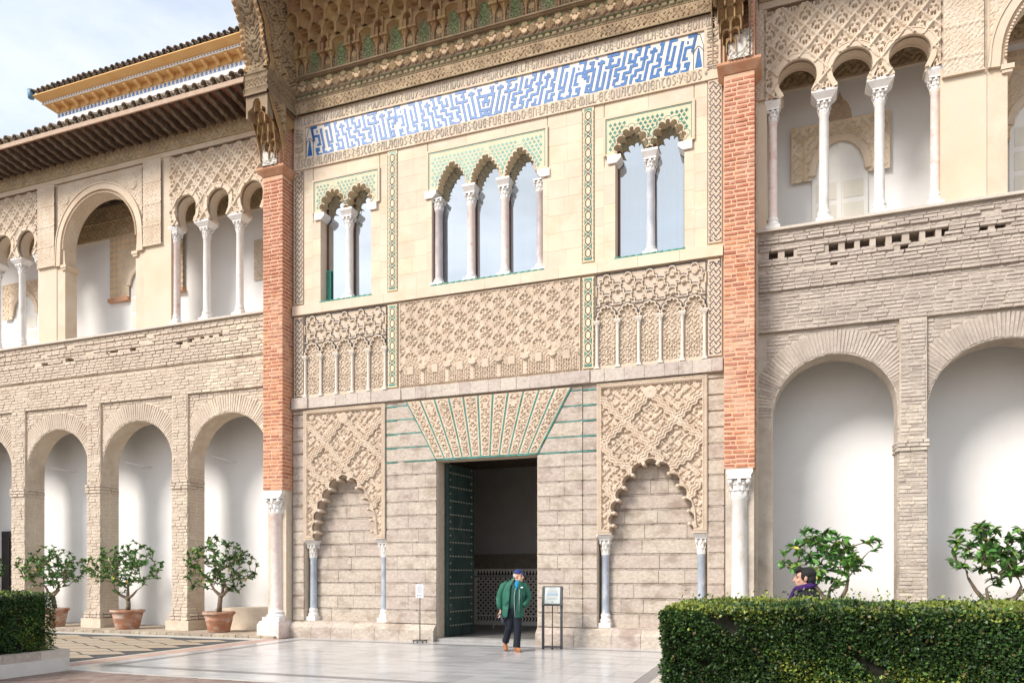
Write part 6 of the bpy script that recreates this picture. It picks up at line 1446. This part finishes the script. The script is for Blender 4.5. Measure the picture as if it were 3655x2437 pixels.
sl = MB(); sl.tube([(.17, .0, 1.43), (.25, .0, 1.36), (.315, .05, 1.23), (.335, .07, 1.12), (.285, -.03, 1.02), (.235, -.12, .97)], [.07, .082, .074, .07, .062, .05], 14)
place('sleeve', sl, jm, P1, 0)
q = MB(); q.tube([(-.20, -.155, .98), (-.10, -.185, 1.06)], [.012, .012], 6); q.box(-.235, -.05, -.178, -.160, .80, .98) if False else None; place('pocket_flap', q, jm, P1, 0)
q = MB(); q.box(.165, .215, -.165, -.158, 1.335, 1.36); place('chest_badge', q, M['white'], P1, 0)
q = MB(); q.tube([(.045, -.176, .74), (.035, -.184, .95), (.03, -.182, 1.15), (.055, -.17, 1.33)], .006, 6); q.tube([(.13, -.165, .84), (.135, -.170, 1.05), (.14, -.155, 1.3)], .006, 6); place('zip', q, mat('grey_zip', rgb(.3,.33,.32), rgb(.4,.43,.42), 9, .4, 0, 10), P1, 0)
q = MB(); q.tube([(.05, -.02, .90), (.06, -.03, 1.0), (.07, -.035, 1.2), (.08, -.03, 1.38), (.09, -.02, 1.45)], [(.115,.19), (.125,.19), (.13,.19), (.105,.15), (.075,.08)], 16); place('fleece', q, mat('dark_green_fleece', rgb(.015,.06,.05), rgb(.025,.085,.07), 20, .9, .3, 90), P1, 0)
q = MB(); q.tube([(.10, -.075, 1.48), (.085, -.125, 1.42), (.078, -.165, 1.30)], [(.02,.045), (.018,.04), (.012,.012)], 10); place('blue_shirt_front', q, mat('bright_blue_shirt', rgb(.01,.20,.42), rgb(.02,.25,.5), 20, .8, .1, 60), P1, 0)
q = MB(); q.tube([(.09, -.005, 1.445), (.10, -.012, 1.50)], [.075, .070], 14); place('dark_collar', q, mat('black_cloth', rgb(.012,.013,.018), rgb(.02,.021,.028), 30, .9, .3, 80), P1, 0)
tr = MB(); tr.tube([(-.03, 0, .86), (-.06, -.01, .72), (-.085, -.035, .50), (-.12, .05, .32), (-.155, .13, .19)], [(.11,.115), .098, .082, .074, .076], 14); tr.tube([(.08, 0, .86), (.10, -.02, .72), (.105, -.05, .48), (.095, -.06, .28), (.08, -.085, .09)], [(.11,.115), .098, .082, .076, .080], 14); tr.tube([(.02, 0, .96), (.02, 0, .84), (.02, 0, .76)], [(.12,.175), (.125,.185), (.10,.15)], 14)
place('trousers', tr, mat('black_navy_trousers', rgb(.010,.012,.020), rgb(.017,.020,.030), 30, .9, .3, 60), P1, 0, .012); fold(P1.children[-1], 2, .006)
lm = mat('tan_leather_shoe', rgb(.30,.10,.035), rgb(.38,.15,.06), 14, .5, .15, 60)
sh = MB(); sh.tube([(-.165, .19, .17), (-.158, .15, .12), (-.15, .08, .07), (-.145, .0, .045), (-.14, -.05, .04)], [(.03,.035), (.05,.048), (.044,.044), (.04,.043), (.02,.025)], 12); place('shoe', sh, lm, P1, 0)
sh = MB(); sh.tube([(.045, -.03, .055), (.07, -.06, .062), (.10, -.15, .052), (.14, -.23, .040), (.155, -.265, .030)], [(.03,.035), (.052,.046), (.042,.046), (.034,.046), (.015,.025)], 12); sh.tube([(.045, -.03, .012), (.10, -.15, .012), (.155, -.27, .012)], [(.012,.042), (.012,.05), (.012,.03)], 8); place('shoe', sh, lm, P1, 0)
um = thing('folded_umbrella', 'dark folded umbrella hanging from the walking man\'s hand', 'umbrella', (1.27, -1.63, 0), rad(20))
q = MB(); q.tube([(-.265, -.10, .80), (-.235, -.11, .73), (-.20, -.12, .62), (-.195, -.12, .59)], [.014, .028, .034, .02], 10); place('umbrella_body', q, mat('dark_blue_nylon', rgb(.03,.04,.06), rgb(.05,.06,.085), 20, .6, .2, 60), um, 0)
q = MB(); q.tube([(-.31, -.10, .82), (-.355, -.11, .66), (-.41, -.12, .50), (-.405, -.12, .47)], .006, 6); place('wrist_strap', q, M['ironn'], um, 0)
P2 = thing('person', 'dark haired man with purple scarf and black coat behind the hedge, facing left', 'person', (6.88, -6.55, 0), rad(-90))
b = MB(); hp = head(b, (0, 0, 1.56), 0, 1.04); b.tube([(0, .03, 1.36), (0, .01, 1.50)], [.065, .058], 12)
b.tube([(0, 0, .90), (0, .02, 1.1), (0, .03, 1.3), (0, .03, 1.38)], [(.11,.17), (.12,.17), (.12,.19), (.08,.10)], 14)
for s in (-1, 1):
    b.tube([(s*.17, .03, 1.34), (s*.22, .05, 1.1), (s*.21, -.05, .86)], [.055, .045, .032], 10); hand(b, (s*.21, -.06, .84), (0, -.1, -1), (0, -1, 0)); b.tube([(s*.09, 0, .9), (s*.1, 0, .48), (s*.1, 0, .05)], [.085, .058, .04], 10); b.tube([(s*.1, .04, .03), (s*.1, -.16, .03)], [.04, .035], 8)
place('body', b, skin, P2, 0, .0075)
e = MB()
for s in (-1, 1):
    ell(e, hp(s*.034, -.086, .012), (.010, .006, .006), 8); e.tube([hp(s*.018, -.092, .034), hp(s*.052, -.080, .036)], .005, 5)
place('eyes', e, M['ironn'], P2, 0)
hr = MB(); bh = mat('black_wavy_hair', rgb(.010,.009,.009), rgb(.022,.020,.02), 40, .6, .6, 60)
ell(hr, (0, .035, 1.615), (.092, .105, .092), 16); ell(hr, (0, .07, 1.55), (.085, .07, .09), 14); ell(hr, (0, -.06, 1.668), (.07, .055, .042), 12); ell(hr, (.0, -.088, 1.65), (.055, .032, .026), 10)
for s in (-1, 1): ell(hr, (s*.074, -.012, 1.59), (.016, .03, .05), 8)
o = place('hair', hr, bh, P2, 0, .008); fold(o, 3, .010)
ct = MB(); ct.tube([(0, .0, .55), (0, .01, .9), (0, .02, 1.15), (0, .03, 1.30), (0, .05, 1.385), (0, .04, 1.43)], [(.20,.24), (.18,.22), (.18,.225), (.165,.215), (.125,.15), (.085,.10)], 18)
for s in (-1, 1): ct.tube([(s*.14, .04, 1.36), (s*.22, .05, 1.28), (s*.265, .06, 1.10), (s*.25, -.04, .90)], [.08, .09, .08, .065], 12)
ct.tube([(-.09, -.02, 1.40), (0, .10, 1.43), (.09, -.02, 1.40)], [.03, .04, .03], 8)
place('coat', ct, mat('black_wool_coat', rgb(.010,.011,.013), rgb(.018,.019,.022), 40, .95, .4, 90), P2, 0, .012)
for s in (-1, 1): place('trousers', MB().tube([(s*.09, 0, .8), (s*.1, 0, .48), (s*.1, .0, .06)], [.1, .08, .075], 12), MATS['black_navy_trousers'], P2, 0)
sf = MB(); sf.tube([(0, -.10, 1.425), (.085, -.03, 1.445), (.075, .07, 1.475), (0, .11, 1.485), (-.075, .07, 1.475), (-.085, -.03, 1.445), (0, -.10, 1.425)], [(.028,.04)]*7, 10); sf.tube([(-.05, -.10, 1.43), (-.06, -.155, 1.33), (-.05, -.185, 1.15)], [(.03,.045), (.025,.05), (.02,.05)], 10)
place('scarf', sf, mat('purple_scarf', rgb(.03,.008,.075), rgb(.055,.018,.115), 30, .95, .3, 80), P2, 0)
# ---------------------------------------------------------------- notice stands
greym = mat('dark_grey_painted_steel', rgb(.06,.062,.066), rgb(.08,.082,.087), 6, .5, .05, 40)
lc = thing('information_lectern', 'dark grey lectern with slanted information panel right of the doorway', 'lectern', (1.9, -.84, 0), rad(14))
def lput(name, mb, m, T): o = bpy.data.objects.new(name, mb.mesh(name, m)); COL.objects.link(o); o.parent = T; W[o.name] = W[T.name]; return o
for s in (-1, 1): q = MB(); q.box(s*.20-.028, s*.20+.028, -.03, .03, 0, 1.02); q.prism([(-.03, 1.02), (.03, 1.02), (.22, 1.33), (.17, 1.345)], s*.20-.028, s*.20+.028, ax='x', back=True); lput('post', q, greym, lc)
lput('rod', MB().tube([(0, 0, .05), (0, .05, 1.05)], .012, 8), greym, lc); lput('foot_plate', MB().box(-.17, .17, -.12, .12, .035, .06), greym, lc); lput('foot', MB().tube([(0,0,0), (0,0,.04)], .02, 8), greym, lc)
def slant(name, x0, x1, a0, a1, off, m, th=.004): 
    q = MB(); f = lambda a, o: (-.075+a*.53-o*.85, .955+a*.85+.0-o*.53*-1*0 + o*.53)
    pts = [(x, *f(a, o)) for o in (off, off-th) for x, a in ((x0,a0),(x1,a0),(x1,a1),(x0,a1))]
    q.add(pts, [(0,1,2,3),(4,7,6,5),(0,4,5,1),(1,5,6,2),(2,6,7,3),(3,7,4,0)]); return lput(name, q, m, lc)
slant('panel_tray', -.215, .215, -.01, .47, .012, greym, .03); slant('information_sheet', -.165, .165, .03, .44, .016, mat('pale_grey_sheet', rgb(.46,.49,.47), rgb(.5,.53,.51), 2, .4, 0, 10))
pr = mat('grey_print', rgb(.16,.18,.20), rgb(.2,.22,.24), 20, .6, 0, 10); R2 = random.Random(4)
for i in range(16):
    a = .40-.0185*i
    if i in (1, 6, 11): continue
    w_ = .07 if i == 0 else R2.uniform(.10, .135); slant('text_line', -w_, w_, a, a+(.012 if i == 0 else .005), .0175, pr, .001)
slant('pale_blue_block', -.125, .125, .225, .30, .0168, mat('pale_blue_block', rgb(.30,.38,.45), rgb(.34,.42,.48), 5, .5, 0, 10), .001)
slant('printed_emblem', -.015, .015, .055, .085, .0176, pr, .001)
sg = thing('notice_stand', 'white notice sheet on a thin dark pole left of the doorway', 'sign', (-1.53, -.42, 0))
lput('base_plate', MB().box(-.14, .14, -.12, .12, .035, .06), greym, sg)
for a in (-1, 1):
    for b_ in (-1, 1): lput('foot', MB().tube([(a*.12, b_*.1, 0), (a*.12, b_*.1, .04)], .014, 8), greym, sg)
lput('pole', MB().tube([(0, 0, .05), (0, 0, 1.40)], .012, 8), greym, sg)
o = lput('notice_sheet', MB().box(-.105, .105, -.022, -.014, 1.06, 1.39), mat('white_notice', rgb(.58,.59,.60), rgb(.62,.63,.64), 2, .5, 0, 10), sg)
def np_(x0, x1, z0, z1): 
    q = bpy.data.objects.new('text_line', MB().box(x0, x1, -.0235, -.0222, z0, z1).mesh('text_line', pr)); COL.objects.link(q); q.parent = o; W[q.name] = W[sg.name]
for i in range(9): np_(-.07 if i else -.04, .07 if i else .04, 1.345-.02*i, 1.35-.02*i)
np_(-.065, -.035, 1.10, 1.135)
for i in range(3): np_(-.02, .07, 1.105+.014*i, 1.11+.014*i)
rp_ = thing('rope_post', 'shiny metal barrier post inside the doorway behind the walking man', 'barrier post', (.60, 2.2, .07))
lput('post', MB().lathe([(.10, 0), (.10, .015), (.02, .03), (.02, .85), (.035, .87), (.001, .92)], (0, 0), 14), mat('polished_steel', rgb(.5,.5,.48), rgb(.55,.55,.53), 4, .2, 0, 10, metal=1), rp_)
